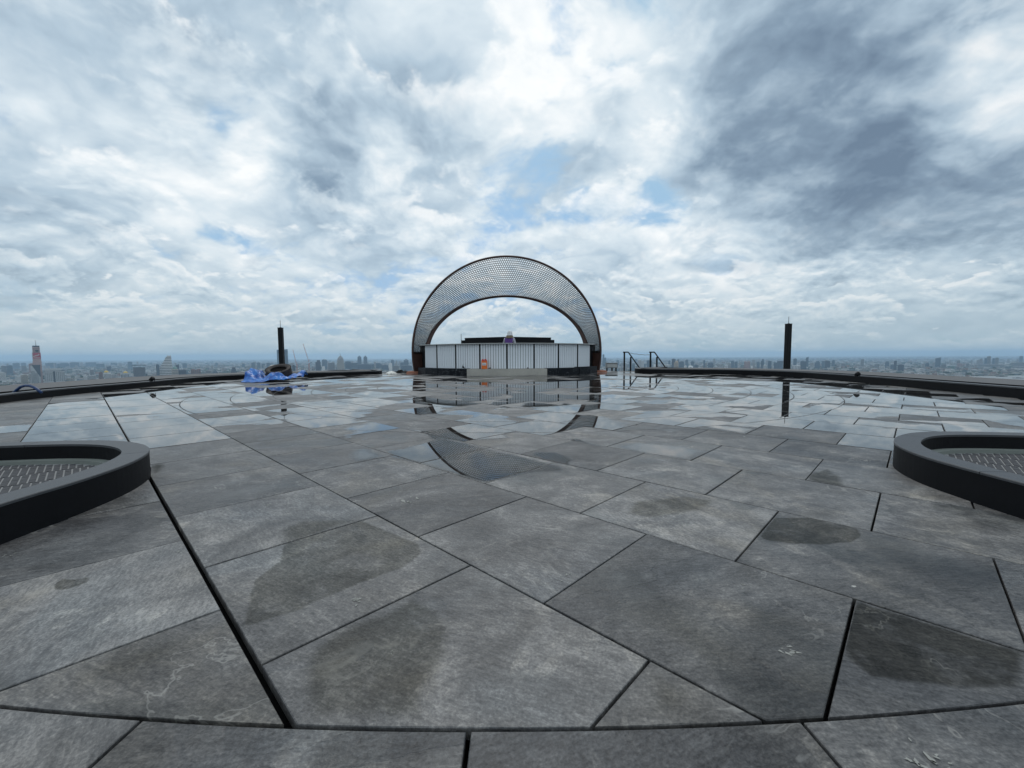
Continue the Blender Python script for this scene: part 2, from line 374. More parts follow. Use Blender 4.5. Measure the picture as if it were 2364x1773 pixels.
def clip_in(poly, R):
    """part of a convex polygon inside the ring of radius R"""
    out = []; n = len(poly)
    f = [math.hypot(p[0]-CX, p[1]-CY)-R for p in poly]
    res = []
    for i in range(n):
        j = (i+1) % n
        if f[i] <= 0: res.append((poly[i], 0))
        if (f[i] <= 0) != (f[j] <= 0):
            t = f[i]/(f[i]-f[j]); q = (poly[i][0]+(poly[j][0]-poly[i][0])*t, poly[i][1]+(poly[j][1]-poly[i][1])*t)
            res.append((q, 1 if f[i] <= 0 else 2))       # 1 leaving, 2 entering
    for k, (p, c) in enumerate(res):
        out.append(p)
        if c == 1:
            q = res[(k+1) % len(res)]
            if q[1] == 2: out += arc(p, q[0], R)
    return [out] if len(out) >= 3 else []
def clip_out(poly, R):
    n = len(poly); f = [math.hypot(p[0]-CX, p[1]-CY)-R for p in poly]
    if min(f) > 0: return [poly]
    if max(f) <= 0: return []
    # start just after an entering crossing into the outside
    seq = []
    for i in range(n):
        j = (i+1) % n
        if f[i] > 0: seq.append((poly[i], 0))
        if (f[i] > 0) != (f[j] > 0):
            t = f[i]/(f[i]-f[j]); q = (poly[i][0]+(poly[j][0]-poly[i][0])*t, poly[i][1]+(poly[j][1]-poly[i][1])*t)
            seq.append((q, 1 if f[i] > 0 else 2))
    st = next(k for k, (p, c) in enumerate(seq) if c == 2); seq = seq[st:]+seq[:st]
    out, cur = [], []
    for p, c in seq:
        if c == 2: cur = [p]
        elif c == 1:
            cur.append(p); cur += arc(p, cur[0], R); out.append(cur)
        else: cur.append(p)
    return out
def arc(p, q, R, step=.06):
    a0 = math.atan2(p[1]-CY, p[0]-CX); a1 = math.atan2(q[1]-CY, q[0]-CX)
    d = (a1-a0+math.pi) % (2*math.pi)-math.pi
    k = int(abs(d)*R/step)
    return [(CX+R*math.cos(a0+d*i/(k+1)), CY+R*math.sin(a0+d*i/(k+1))) for i in range(1, k+1)]
def dens(poly, step=.1):
    out = []
    for a, b in zip(poly, poly[1:]+poly[:1]):
        L = math.hypot(b[0]-a[0], b[1]-a[1]); k = max(1, int(L/step))
        out += [(a[0]+(b[0]-a[0])*i/k, a[1]+(b[1]-a[1])*i/k) for i in range(k)]
    return out
def area(p): return .5*sum(a[0]*b[1]-b[0]*a[1] for a, b in zip(p, p[1:]+p[:1]))
def clean(p):
    q = []
    for a in p:
        if not q or math.hypot(a[0]-q[-1][0], a[1]-q[-1][1]) > .004: q.append(a)
    if len(q) > 2 and math.hypot(q[0][0]-q[-1][0], q[0][1]-q[-1][1]) < .004: q.pop()
    # drop collinear
    r = []
    n = len(q)
    for i in range(n):
        a, b, c = q[i-1], q[i], q[(i+1) % n]
        cr_ = abs((b[0]-a[0])*(c[1]-b[1])-(b[1]-a[1])*(c[0]-b[0]))
        if cr_ > 1e-6: r.append(b)
    return r

rng = random.Random(5)
pieces = []      # (poly, rnd, cell rect or None, (rin, rout), seed)
G = .0030        # half joint
for k in range(-14, 34):
    n0, n1_ = N0+SL*k, N0+SL*(k+1)
    s_off = (1.487*U if k % 2 == 0 else 1.037*U)
    for j in range(-26, 46):
        s0 = s_off+SL*j; s1 = s0+SL
        cx, cy = ns2xy((n0+n1_)/2, (s0+s1)/2)
        if not inside_deck(cx, cy) or cy < -1.2: continue
        gl = .008 if k == 0 and cy < 3.0 else (.005 if k == 0 else G); gr = .0085 if k == -1 and cy < 2.2 else (.005 if k == -1 else G)
        a0, a1 = n0+gl, n1_-gr
        j0 = G+ (rng.random()-.3)*.0015; j1 = G+(rng.random()-.3)*.0015
        rect = (a0, a1, s0+j0, s1-j1)
        poly = [ns2xy(a0, s0+j0), ns2xy(a1, s0+j0), ns2xy(a1, s1-j1), ns2xy(a0, s1-j1)]
        if area(poly) < 0: poly = poly[::-1]
        rr = [math.hypot(p[0]-CX, p[1]-CY) for p in poly]; rc = math.hypot(cx-CX, cy-CY)
        rmin, rmax = min(rr+[rc])-.12, max(rr)+.02
        if rmin > R_OUT: continue
        bounds = [0]+[r for r in RINGS if rmin < r < rmax]+([R_OUT] if rmax > R_OUT else [])
        bounds = bounds+[99]
        base = rng.random()
        for ri, ro in zip(bounds[:-1], bounds[1:]):
            if ri == R_OUT: continue
            P_ = [dens(poly)] if len(bounds) > 2 else [poly]
            g = G if ro != R_OUT else .0035
            if ro != 99: P_ = [q for p in P_ for q in clip_in(p, ro-g)]
            if ri != 0: P_ = [q for p in P_ for q in clip_out(p, ri+G)]
            for p in P_:
                p = clean(p)
                if len(p) >= 3 and area(p) > .002:
                    pieces.append((p, (base+.37*rng.random()) % 1 if len(bounds) > 2 else base, rect, (ri, ro), (k, j)))
# radial border ring by the camera
dth = math.radians(3.93); th0 = math.radians(-.53)
for ring in range(3):
    ra, rb = R_OUT+.0035+ring*(.6+.002), R_OUT+ring*.602+.6
    for k in range(-16, 17):
        t0, t1 = th0+dth*k+(dth*.5 if ring % 2 else 0), th0+dth*(k+1)+(dth*.5 if ring % 2 else 0)
        if (math.sin(t0) < -.75) or (math.sin(t1) > .75): continue
        ga = .0035/ra; t0 += (.006 if k == 0 and ring == 0 else .0035)/ra; t1 -= ga
        ts = [t0+(t1-t0)*i/6 for i in range(7)]
        p = [(CX+ra*math.sin(t), CY-ra*math.cos(t)) for t in ts]+[(CX+rb*math.sin(t), CY-rb*math.cos(t)) for t in ts[::-1]]
        if area(p) < 0: p = p[::-1]
        pieces.append((p, rng.random(), None, (0, 99), (900+ring, k)))

def slab_geo(p, z):
    """chamfered slab: top polygon pulled in 1.5 mm"""
    n = len(p); cx = sum(q[0] for q in p)/n; cy = sum(q[1] for q in p)/n
    tops = []
    for q in p:
        d = math.hypot(q[0]-cx, q[1]-cy) or 1
        k = max(0, 1-.0022/d); tops.append((cx+(q[0]-cx)*k, cy+(q[1]-cy)*k, z))
    vs = [(q[0], q[1], z-.024) for q in p]+[(q[0], q[1], z-.0016) for q in p]+tops
    fs = [(i, (i+1) % n, n+(i+1) % n, n+i) for i in range(n)]+[(n+i, n+(i+1) % n, 2*n+(i+1) % n, 2*n+i) for i in range(n)]
    fs.append(tuple(range(2*n, 3*n)))
    return vs, fs
def vis_area(p):
    qs = []
    for x, y in p:
        if y < .35: y = .35
        qs.append(pix(x, y, 0))
    qs = [(min(max(a, 0), W), min(max(b, 0), H)) for a, b in qs]
    return abs(area(qs))
info = []
for pc in pieces:
    z = rng.uniform(-.0012, .0006)
    info.append((vis_area(pc[0]), z, pc))
order = sorted(range(len(info)), key=lambda i: -info[i][0])
big_set = set(i for i in order[:300] if info[i][0] > 30)
rest = MB(); rest_r = []
for i, (va, z, pc) in enumerate(info):
    vs, fs = slab_geo(pc[0], z)
    if i in big_set:
        c = Vector((sum(v[0] for v in pc[0])/len(pc[0]), sum(v[1] for v in pc[0])/len(pc[0]), 0))
        me = bpy.data.meshes.new('slab'); me.from_pydata([tuple(Vector(v)-c) for v in vs], [], fs); me.materials.append(SLATE)
        at_ = me.attributes.new('rnd', 'FLOAT', 'FACE'); at_.data.foreach_set('value', [pc[1]]*len(fs))
        link('slab', me, deck, c)
    else:
        rest.add(vs, fs); rest_r += [pc[1]]*len(fs)
o = rest.build('far_slabs', SLATE, deck); o['kind'] = 'stuff'
at_ = o.data.attributes.new('rnd', 'FLOAT', 'FACE'); at_.data.foreach_set('value', rest_r)

# ---- rain water lying on the slabs
def pz(*pts): return [tuple(ground(x, y)[:2]) for x, y in pts]
def c3(x, y): return 300+x*.3987, 880+y*.3987
def c4(x, y): return 1182+x*.3987, 880+y*.3987
def c8(x, y): return 920+x*.217, 940+y*.217
NEAR = [  # outlines of the puddles in the foreground: (outline, softness 0..1)
 (pz(c3(0, 325), c3(0, 392), c3(110, 385), c3(330, 350), c3(540, 290), c3(480, 275), c3(180, 310)), .35),
 (pz(c3(230, 745), c3(245, 790), c3(1090, 606), c3(990, 540), c3(700, 590), c3(420, 650)), .9),
 (pz(c3(660, 465), c3(700, 490), c3(870, 486), c3(830, 450), c3(760, 440)), .8),
 (pz(c3(1255, 420), c3(1250, 455), c3(1300, 475), c3(1510, 436), c3(1400, 388), c3(1300, 392)), .35),
 (pz(c3(1225, 318), c3(1250, 305), c3(1290, 308), c3(1300, 325), c3(1270, 335), c3(1235, 330)), .1),
 (pz(c3(1325, 345), c3(1370, 315), c3(1395, 315), c3(1385, 330), c3(1345, 350)), .1),
 (pz(c3(1280, 525), c3(1310, 508), c3(1350, 512), c3(1330, 528)), .3),
 (pz(c3(1610, 545), c3(1640, 590), c3(1850, 540), c3(1790, 505), c3(1680, 515)), .6),
 (pz(c3(1475, 405), c3(1500, 440), c3(1690, 482), c3(1860, 540), c3(2060, 598), c3(2250, 540), c3(2260, 520), c3(2080, 400), c3(1950, 360), c3(1740, 345), c3(1560, 395)), .12),
 (pz(c3(1680, 285), c3(1740, 340), c3(1990, 345), c3(2212, 330), c3(2150, 300), c3(1800, 296)), .15),
 (pz(c8(640, 300), c8(560, 350), c8(900, 440), c8(1250, 510), c8(1280, 520), c8(960, 440), c8(700, 372)), .1),
 (pz(c8(440, 330), c8(280, 370), c8(450, 560), c8(960, 440), c8(700, 372)), .1),
 (pz(c8(450, 560), c8(660, 720), c8(910, 820), c8(1450, 690), c8(1750, 690), c8(1780, 640), c8(1300, 515), c8(960, 442)), .12),
 (pz(c8(1380, 510), c8(1450, 470), c8(1700, 480), c8(1900, 560), c8(1820, 630), c8(1500, 560)), .18),
 (pz(c8(1780, 345), c8(1900, 325), c8(2040, 375), c8(2180, 410), c8(2120, 420), c8(1860, 368)), .25),
 (pz(c4(565, 380), c4(780, 430), c4(1050, 463), c4(1150, 410), c4(1000, 372), c4(700, 350)), .55),
 (pz(c4(690, 440), c4(620, 480), c4(770, 495), c4(1000, 470), c4(850, 430)), 1.),
 (pz(c4(1090, 265), c4(1360, 311), c4(1430, 280), c4(1300, 262), c4(1150, 250)), .5),
 (pz(c4(1895, 368), c4(1945, 310), c4(2215, 335), c4(2230, 370), c4(2050, 365)), .45),
 (pz(c4(430, 225), c4(330, 245), c4(640, 283), c4(780, 245), c4(600, 222)), .75),
 (pz(c4(880, 285), c4(930, 288), c4(935, 300), c4(895, 297)), .1),
 (pz(c4(1330, 540), c4(1420, 530), c4(1400, 620), c4(1300, 600)), 1.),
 (pz(c4(2040, 660), c4(2150, 655), c4(2140, 700), c4(2060, 695)), 1.),
]
def pin(poly, x, y):
    """signed distance, positive inside"""
    ins = False; dm = 1e9; n = len(poly)
    for i in range(n):
        x1, y1 = poly[i]; x2, y2 = poly[(i+1) % n]
        if (y1 > y) != (y2 > y) and x < (x2-x1)*(y-y1)/(y2-y1)+x1: ins = not ins
        dx, dy = x2-x1, y2-y1; L = dx*dx+dy*dy or 1e-9
        t = max(0, min(1, ((x-x1)*dx+(y-y1)*dy)/L)); d = math.hypot(x-x1-t*dx, y-y1-t*dy)
        if d < dm: dm = d
    return dm if ins else -dm
NEARB = [(p, s, min(q[0] for q in p)-.1, max(q[0] for q in p)+.1, min(q[1] for q in p)-.1, max(q[1] for q in p)+.1) for p, s in NEAR]
def zone(x, y):
    X, Y = x/U, y/U; r = math.hypot(X, Y-14.3)
    if math.hypot((X+9.7)/1.5, (Y-16.6)/1.4) < 1: return -.45
    if r < 9.0:
        z = .20 if X > 0 else .12
        if Y < 7.2: z -= .10*(7.2-Y)
        return z
    if Y < 7.0 and abs(X) < 3.6: return None
    if X > 3.4 and Y < 12:
        if r > 11.0: return -.35 if r > 11.5 else -.05
        if X*.0+Y < 4.55: return None
        return .34
    if X < -3.5 and Y < 12.5:
        if r > 11.9: return -.35
        return (.36-max(0, r-11.0)*1.2) if Y > 4.7 else None
    if r > 12.2: return -.15
    return .06
def sm(a, b, x): t = max(0., min(1., (x-a)/(b-a))); return t*t*(3-2*t)
wv, wf, wd = [], [], []
def clip_tri(tri, key):
    out = []
    n = len(tri)
    for i in range(n):
        a, b = tri[i], tri[(i+1) % n]; fa, fb = a[key], b[key]
        if fa >= 0: out.append(a)
        if (fa >= 0) != (fb >= 0):
            t = fa/(fa-fb); out.append(tuple(p+(q-p)*t for p, q in zip(a, b)))
    return out
seen = {}
for va, z, (poly, rnd, rect, (ri, ro), key) in info:
    if rect is None or va < 3: continue
    a0, a1, s0, s1 = rect
    mx, my = ns2xy((a0+a1)/2, (s0+s1)/2)
    near = [b for b in NEARB if b[2]-.5 < mx < b[3]+.5 and b[4]-.5 < my < b[5]+.5]
    zn = zone(mx, my)
    if zn is None and not near: continue
    if key not in seen:
        q = random.Random(key[0]*977+key[1]*131+7)
        ang = q.uniform(0, 6.283); seen[key] = (q.gauss(0, .22), math.cos(ang)*q.uniform(.1, .85), math.sin(ang)*q.uniform(.1, .85), q.uniform(.7, 4.))
    ra, bx, by, soft = seen[key]
    res = 20 if (near or my < 6.5) else (12 if my < 9.5 else 8)
    # the ring pieces settle separately
    rj = ((ri*7.31+ro*3.17) % 1-.5)*.16 if ri or ro < 90 else 0
    grid = []
    for i in range(res+1):
        row = []
        for jx in range(res+1):
            nn, ss = a0+.004+(a1-a0-.008)*i/res, s0+.004+(s1-s0-.008)*jx/res
            x, y = ns2xy(nn, ss)
            d = -1.
            if zn is not None:
                lx, ly = x-mx, y-my
                nz = mnoise.fractal(Vector((x*1.6+ra*9, y*1.6, key[0]*.37)), .9, 2., 4)
                d = (zn+ra+rj+bx*lx+by*ly+nz*.20)*soft
            for p, s, x0, x1, y0, y1 in near:
                if x0 < x < x1 and y0 < y < y1:
                    nz = mnoise.fractal(Vector((x*9, y*9, 3.)), .9, 2., 3)
                    dd = (pin(p, x, y)+nz*.012)*(2.4 if s < .3 else (1.2 if s < .7 else .45))
                    if dd > d: d = dd
            r = math.hypot(x-CX, y-CY)
            row.append((x, y, d, (ro-.006-r) if ro < 90 else 1., (r-ri-.006) if ri else 1.))
        grid.append(row)
    for i in range(res):
        for jx in range(res):
            A, B, C, D = grid[i][jx], grid[i+1][jx], grid[i+1][jx+1], grid[i][jx+1]
            if max(A[2], B[2], C[2], D[2]) < 0: continue
            for tri in ((A, B, C), (A, C, D)):
                t = list(tri)
                for kk in (2, 3, 4):
                    if t and min(v[kk] for v in t) < 0: t = clip_tri(t, kk)
                if len(t) < 3: continue
                b = len(wv)
                wv += [(v[0], v[1], z+.0013) for v in t]; wd += [v[2] for v in t]
                ar = sum(t[q][0]*t[(q+1) % len(t)][1]-t[(q+1) % len(t)][0]*t[q][1] for q in range(len(t)))
                f = tuple(range(b, b+len(t))); wf.append(f if ar > 0 else f[::-1])
me = bpy.data.meshes.new('rain_water'); me.from_pydata(wv, [], wf); me.materials.append(WATER)
at_ = me.attributes.new('depth', 'FLOAT', 'POINT'); at_.data.foreach_set('value', wd); me.update()
tag(link('rain_water', me), 'shallow rain puddles lying on the grey stone slabs', 'water', kind='structure')

# ---- damp stains on single slabs (dark, no standing water) and pale splashes
def c1_(x, y): return x*.5344, 1200+y*.5344
def c2_(x, y): return 1182+x*.5344, 1200+y*.5344
DAMP = [(pz(*[c2_(*p) for p in [(1130, -10), (1320, -12), (1500, 40), (1518, 75), (1470, 98), (1350, 108), (1200, 104), (1100, 88), (1065, 72)]]), .012, .74),
 (pz(*[c2_(*p) for p in [(1475, 340), (1800, 440), (2050, 520), (2230, 560), (2230, 735), (2050, 738), (1800, 722), (1550, 690), (1440, 600), (1405, 520), (1430, 430)]]), .025, .64),
 (pz(*[c1_(*p) for p in [(1370, 520), (1500, 440), (1650, 400), (1780, 325), (1900, 380), (1962, 480), (1950, 600), (1900, 690), (1850, 740), (1840, 880), (1330, 880), (1280, 750), (1300, 600)]]), .05, .78),
 (pz(*[c1_(*p) for p in [(1230, 95), (1560, 0), (1810, 100), (1825, 150), (1740, 210), (1500, 300), (1300, 390), (1100, 455), (1040, 462), (1060, 400), (1090, 260), (1200, 180)]]), .016, .80),
 (pz(*[c1_(*p) for p in [(232, 285), (262, 255), (330, 258), (388, 246), (392, 264), (335, 288), (280, 306), (240, 305)]]), .008, .72),
 (pz(*[c2_(*p) for p in [(585, 655), (650, 650), (790, 740), (800, 865), (650, 885), (540, 850)]]), .09, .74),
 (pz(*[c3(*p) for p in [(850, 850), (1000, 800), (1200, 790), (1380, 795), (1200, 860), (1000, 930), (860, 980)]]), .07, .80),
 (pz(*[c3(*p) for p in [(120, 470), (180, 460), (220, 490), (180, 530), (120, 545), (105, 510)]]), .05, .7),
 (pz(*[c4(*p) for p in [(1690, 540), (1830, 500), (1930, 560), (1940, 610), (1860, 640), (1740, 610)]]), .05, .75),
 (pz(*[c4(*p) for p in [(700, 690), (1000, 660), (1200, 690), (1120, 750), (820, 800), (640, 770)]]), .05, .8),
 (pz(*[c1_(*p) for p in [(300, 620), (560, 520), (900, 430), (940, 500), (760, 640), (420, 760), (160, 780)]]), .16, .8)]
dv_, df_, dd_, dt_ = [], [], [], []
for va, z, (poly, rnd, rect, (ri, ro), key) in info:
    if rect is None or va < 3000: continue
    a0, a1, s0, s1 = rect
    mx, my = ns2xy((a0+a1)/2, (s0+s1)/2)
    for p, soft, tone in DAMP:
        cxp = sum(q[0] for q in p)/len(p); cyp = sum(q[1] for q in p)/len(p)
        if not pin([ns2xy(a0, s0), ns2xy(a1, s0), ns2xy(a1, s1), ns2xy(a0, s1)], cxp, cyp) > 0: continue
        res = 36; grid = []
        for i in range(res+1):
            row = []
            for jx in range(res+1):
                x, y = ns2xy(a0+.002+(a1-a0-.004)*i/res, s0+.002+(s1-s0-.004)*jx/res)
                d = (pin(p, x, y)+mnoise.fractal(Vector((x*14, y*14, 5.)), .9, 2., 3)*.006)/soft
                r = math.hypot(x-CX, y-CY); row.append((x, y, d, (ro-.006-r) if ro < 90 else 1., (r-ri-.006) if ri else 1.))
            grid.append(row)
        for i in range(res):
            for jx in range(res):
                A, B_, C, D = grid[i][jx], grid[i+1][jx], grid[i+1][jx+1], grid[i][jx+1]
                if max(A[2], B_[2], C[2], D[2]) < 0: continue
                for tri in ((A, B_, C), (A, C, D)):
                    t = list(tri)
                    for kk in (2, 3, 4):
                        if t and min(v[kk] for v in t) < 0: t = clip_tri(t, kk)
                    if len(t) < 3: continue
                    b = len(dv_); dv_ += [(v[0], v[1], z+.0006) for v in t]; dd_ += [v[2] for v in t]; dt_ += [tone]*len(t); df_.append(tuple(range(b, b+len(t))))
def damp_material():
    m, n = mat('damp_stain'); d = n('ShaderNodeAttribute', attribute_name='depth', out=2); tn = n('ShaderNodeAttribute', attribute_name='tone', out=2); geo = n('ShaderNodeNewGeometry')
    k = n.m('MULTIPLY', n.step(d, 0., 1.), n.step(n.m('ADD', n.noise(geo, 7., 6, .62, .6), n.m('MULTIPLY', n.noise(geo, 60., 4, .6), .2)), .40, .62))
    k = n.m('MULTIPLY_ADD', k, .6, n.m('MULTIPLY', n.step(d, 0., 1.), .4))
    k = n.m('ADD', k, n.m('MULTIPLY', n.m('MULTIPLY', n.step(d, .1, .6), n.step(d, 1.6, .9)), .22), clamp=True)
    cc = n.n.new('ShaderNodeCombineColor'); 
    for i in range(3): n.put(cc.inputs[i], n.m('SUBTRACT', 1., n.m('MULTIPLY', k, n.m('SUBTRACT', 1.0+(.0, .0, .015)[i], tn))))
    n('ShaderNodeOutputMaterial', n('ShaderNodeBsdfTransparent', cc.outputs[0])); return m
me = bpy.data.meshes.new('damp_stains'); me.from_pydata(dv_, [], df_); me.materials.append(damp_material())
at_ = me.attributes.new('depth', 'FLOAT', 'POINT'); at_.data.foreach_set('value', dd_)
at_ = me.attributes.new('tone', 'FLOAT', 'POINT'); at_.data.foreach_set('value', dt_); me.update()
o = link('damp_stains', me, deck); o['kind'] = 'stuff'
SPL = [(c1_(1530, 348), .022), (c2_(232, 245), .03), (c2_(1000, 288), .016), (c2_(1195, 560), .03), (c2_(1775, 1050), .055), (c2_(1840, 1062), .03), (c2_(940, 866), .008), (c1_(25, 158), .02), (c1_(783, 140), .012),
       (c3(620, 405), .03), (c3(350, 425), .018), (c3(430, 428), .02), (c3(520, 380), .02), (c3(600, 515), .05), (c3(330, 540), .03), (c3(1600, 690), .07), (c4(905, 293), .03), (c4(650, 640), .01), (c4(395, 608), .01), (c2_(1130, 365), .012), (c1_(1700, 572), .008), (c3(800, 715), .02), (c3(290, 988), .02)]
q_ = random.Random(77); sm_ = MB()
for (px, py), r in SPL:
    g = ground(px, py)
    for k_ in range(q_.randint(5, 9)):
        cx_, cy_ = g.x+q_.gauss(0, r*.45), g.y+q_.gauss(0, r*.45); rr = r*q_.uniform(.05, .26); an = q_.uniform(0, 6.28)
        pts_ = []
        for i in range(11):
            a = 2*math.pi*i/11; l = rr*q_.uniform(.4, 1.3); ex, ey = l*math.cos(a)*1.5, l*math.sin(a)*.6
            pts_.append((cx_+ex*math.cos(an)-ey*math.sin(an), cy_+ex*math.sin(an)+ey*math.cos(an), .0012))
        sm_.add(pts_, [tuple(range(11))])
o = sm_.build('pale_splashes', plain('dried_mortar_splash', (.27, .27, .25), .85, .5, 120.), deck); o['kind'] = 'stuff'

# ------------------------------------------------------------------ kerbs, roof apron, planters
def offset(pts, d):
    out = []
    for i, p in enumerate(pts):
        t = (pts[min(i+1, len(pts)-1)]-pts[max(i-1, 0)]).normalized(); out.append(Vector((p.x-t.y*d, p.y+t.x*d)))
    return out
def strip(pa, pb, za, zb, m):
    n = len(pa); return m.add([(p.x, p.y, za) for p in pa]+[(p.x, p.y, zb) for p in pb], [(i, i+1, n+i+1, n+i) for i in range(n-1)])
def kerb(curve, sgn, hz_, label):
    k = empty('kerb', (curve[len(curve)//2].x, curve[len(curve)//2].y, 0), 0, label, 'kerb', 'black kerbs round the terrace')
    inv_ = -Vector(k.location)
    def bld(m, name, mt):
        m.v = [tuple(Vector(v)+inv_) for v in m.v]; return m.build(name, mt, k)
    o1, o2, o3 = offset(curve, sgn*.16), offset(curve, sgn*.155), offset(curve, sgn*.005)
    w = MB(); strip(curve, curve, -.02, hz_-.02, w); strip(curve, o1, hz_-.02, hz_-.02, w); strip(o1, o1, hz_-.02, -.02, w)
    bld(w, 'wall', BLACKST)
    a_, b_ = offset(curve, -sgn*.004), offset(curve, sgn*.165)
    i = 0
    while i < len(curve)-1:
        j = i+1; L = 0
        while j < len(curve)-1 and L < 1.15: L += (curve[j]-curve[j-1]).length; j += 1
        a, b = [v.copy() for v in a_[i:j+1]], [v.copy() for v in b_[i:j+1]]
        for l in (a, b):
            l[0] += (l[1]-l[0]).normalized()*.003; l[-1] += (l[-2]-l[-1]).normalized()*.003
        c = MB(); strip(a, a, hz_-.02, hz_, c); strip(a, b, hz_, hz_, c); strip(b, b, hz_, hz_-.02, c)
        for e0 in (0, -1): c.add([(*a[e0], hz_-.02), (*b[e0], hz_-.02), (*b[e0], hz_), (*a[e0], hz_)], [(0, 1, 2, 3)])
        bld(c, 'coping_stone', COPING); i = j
    return k
kerb(KRc, 1, .163, 'long curving black kerb along the right edge of the terrace')
kerb(KLc, -1, .125, 'long curving black kerb along the left edge of the terrace')
def apron(curve, sgn, z, wid):
    i0 = 8
    c = [p for p in curve[i0:]]
    a, b = offset(c, sgn*.40), offset(c, sgn*(.40+wid))
    m = MB(); strip(a, b, z, z, m); strip(b, b, z, -3.5, m)
    o = tag(m.build('roof_apron', APRON), kind='structure')
    m = MB(); fl = offset(c, sgn*.158); strip(fl, a, .0, .0, m); strip(a, a, .0, z-.001, m); m.build('gutter', BLACKST, o)
apron(KRc, 1, .165, 1.4); apron(KLc, -1, .128, 1.6)

def planter(outer, label, mirror):
    pts = [Vector(p)*U for p in outer]
    n = len(pts); 
    for _ in range(3):
        q = []
        for i in range(len(pts)):
            a, b = pts[i], pts[(i+1) % len(pts)]; q += [a*.75+b*.25, a*.25+b*.75]
        pts = q
    n = len(pts)
    if sum(pts[i].x*pts[(i+1) % n].y-pts[(i+1) % n].x*pts[i].y for i in range(n)) < 0: pts = pts[::-1]
    def off(d):
        out = []
        for i, p in enumerate(pts):
            t = (pts[(i+1) % n]-pts[i-1]).normalized(); out.append(Vector((p.x-t.y*d, p.y+t.x*d)))
        return out
    c = sum(pts, Vector((0, 0)))/n
    e = empty('planter', (c.x, c.y, 0), 0, label, 'planter', 'low rounded stone planters')
    sh = lambda L: [p-c for p in L]
    def ring(a, b, za, zb, m):
        m.add([(p.x, p.y, za) for p in a]+[(p.x, p.y, zb) for p in b], [(i, (i+1) % n, n+(i+1) % n, n+i) for i in range(n)])
    hz_ = .146; A, Bi, Ci, Di = sh(off(0)), sh(off(.112)), sh(off(.16)), sh(off(.161))
    w = MB(); ring(A, A, -.02, hz_-.012, w); ring(Bi, Bi, hz_-.012, .0, w); w.build('wall', BLACKST, e)
    A2, A3, B2 = sh(off(-.002)), sh(off(.0005)), sh(off(.115)); i = 0
    while i < n:
        j = i+1; L = 0
        while j < n and L < .95: L += (pts[j]-pts[j-1]).length; j += 1
        ids = [k_ % n for k_ in range(i, j+1)]; rows = []
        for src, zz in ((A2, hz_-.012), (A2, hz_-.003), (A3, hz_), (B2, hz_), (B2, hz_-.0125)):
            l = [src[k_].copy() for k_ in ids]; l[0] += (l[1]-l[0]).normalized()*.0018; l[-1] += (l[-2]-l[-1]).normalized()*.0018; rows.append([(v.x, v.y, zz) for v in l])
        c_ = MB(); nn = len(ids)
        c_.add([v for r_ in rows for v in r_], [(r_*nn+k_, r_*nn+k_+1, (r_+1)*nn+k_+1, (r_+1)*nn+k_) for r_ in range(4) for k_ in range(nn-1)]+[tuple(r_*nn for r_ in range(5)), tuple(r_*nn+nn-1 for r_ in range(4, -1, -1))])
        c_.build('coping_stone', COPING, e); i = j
    l = MB(); ring(Bi, Ci, .058, .058, l); ring(Ci, Ci, .058, .03, l); l.build('inner_ledge', LEDGE, e)
    fl = MB(); fl.add([(p.x, p.y, .036) for p in Di], [tuple(range(n))]); fl.build('bed', MORTAR, e)
    # small dark bricklets in columns with pale joints
    bm = MB(); poly = [(p.x, p.y) for p in sh(off(.175))]
    q = random.Random(3); pitch = .031
    ga = AZ if not mirror else math.radians(44.0)
    ev = Vector((math.sin(ga), math.cos(ga))); eu = Vector((math.cos(ga), -math.sin(ga)))
    rad = max(math.hypot(*p) for p in poly)
    for bi in range(int(-rad/.235)-1, int(rad/.235)+2):
        for ui in range(int(-rad/pitch)-1, int(rad/pitch)+2):
            for r_ in range(9):
                w_ = eu*(ui+.5*(bi % 2))*pitch+ev*(bi*.235+r_*.026)
                X_, Y_ = w_.x+c.x, w_.y+c.y
                if Y_ < .8 or not (-120 < pix(X_, Y_, .04)[0] < 2484): continue
                if pin(poly, w_.x, w_.y) > .004: bm.box((w_.x, w_.y, .0355+q.uniform(-.0005, .001)), (.0235, .0240 if r_ < 8 else .018, .008), -ga)
    o_ = bm.build('bricklets', BRICK, e); o_['kind'] = 'stuff'
    return e
LO = [(-2.70, 1.75), (-2.77, 2.25), (-2.77, 2.65), (-2.86, 3.12), (-3.10, 3.55), (-3.55, 3.85), (-4.05, 3.92), (-4.7, 3.82), (-6.0, 3.55), (-7.3, 2.9), (-7.7, 1.7), (-6.9, .7), (-5.2, .2), (-3.7, .3), (-2.9, .9)]
RO = [(3.05, 1.85), (3.08, 2.45), (3.09, 2.75), (3.14, 3.2), (3.38, 3.68), (3.85, 4.05), (4.3, 4.15), (5.0, 4.05), (6.2, 3.75), (7.5, 3.0), (7.9, 1.8), (7.1, .7), (5.5, .2), (4.0, .3), (3.25, .95)]
planter(LO, 'low rounded black planter in the left foreground with bricklet floor', 0)
planter(RO, 'low rounded black planter in the right foreground with bricklet floor', 1)
# plug in the joint beside the left planter
kn = MB(); g = ground(342, 1088); kn.lathe([(0, .028), (.010, .027), (.014, .02), (.014, 0.)], 14, M=Matrix.Translation((g.x, g.y, 0)))
tag(kn.build('drain_plug', BLACKM, smooth=True), 'small black round plug at the tip of the left planter', 'plug')

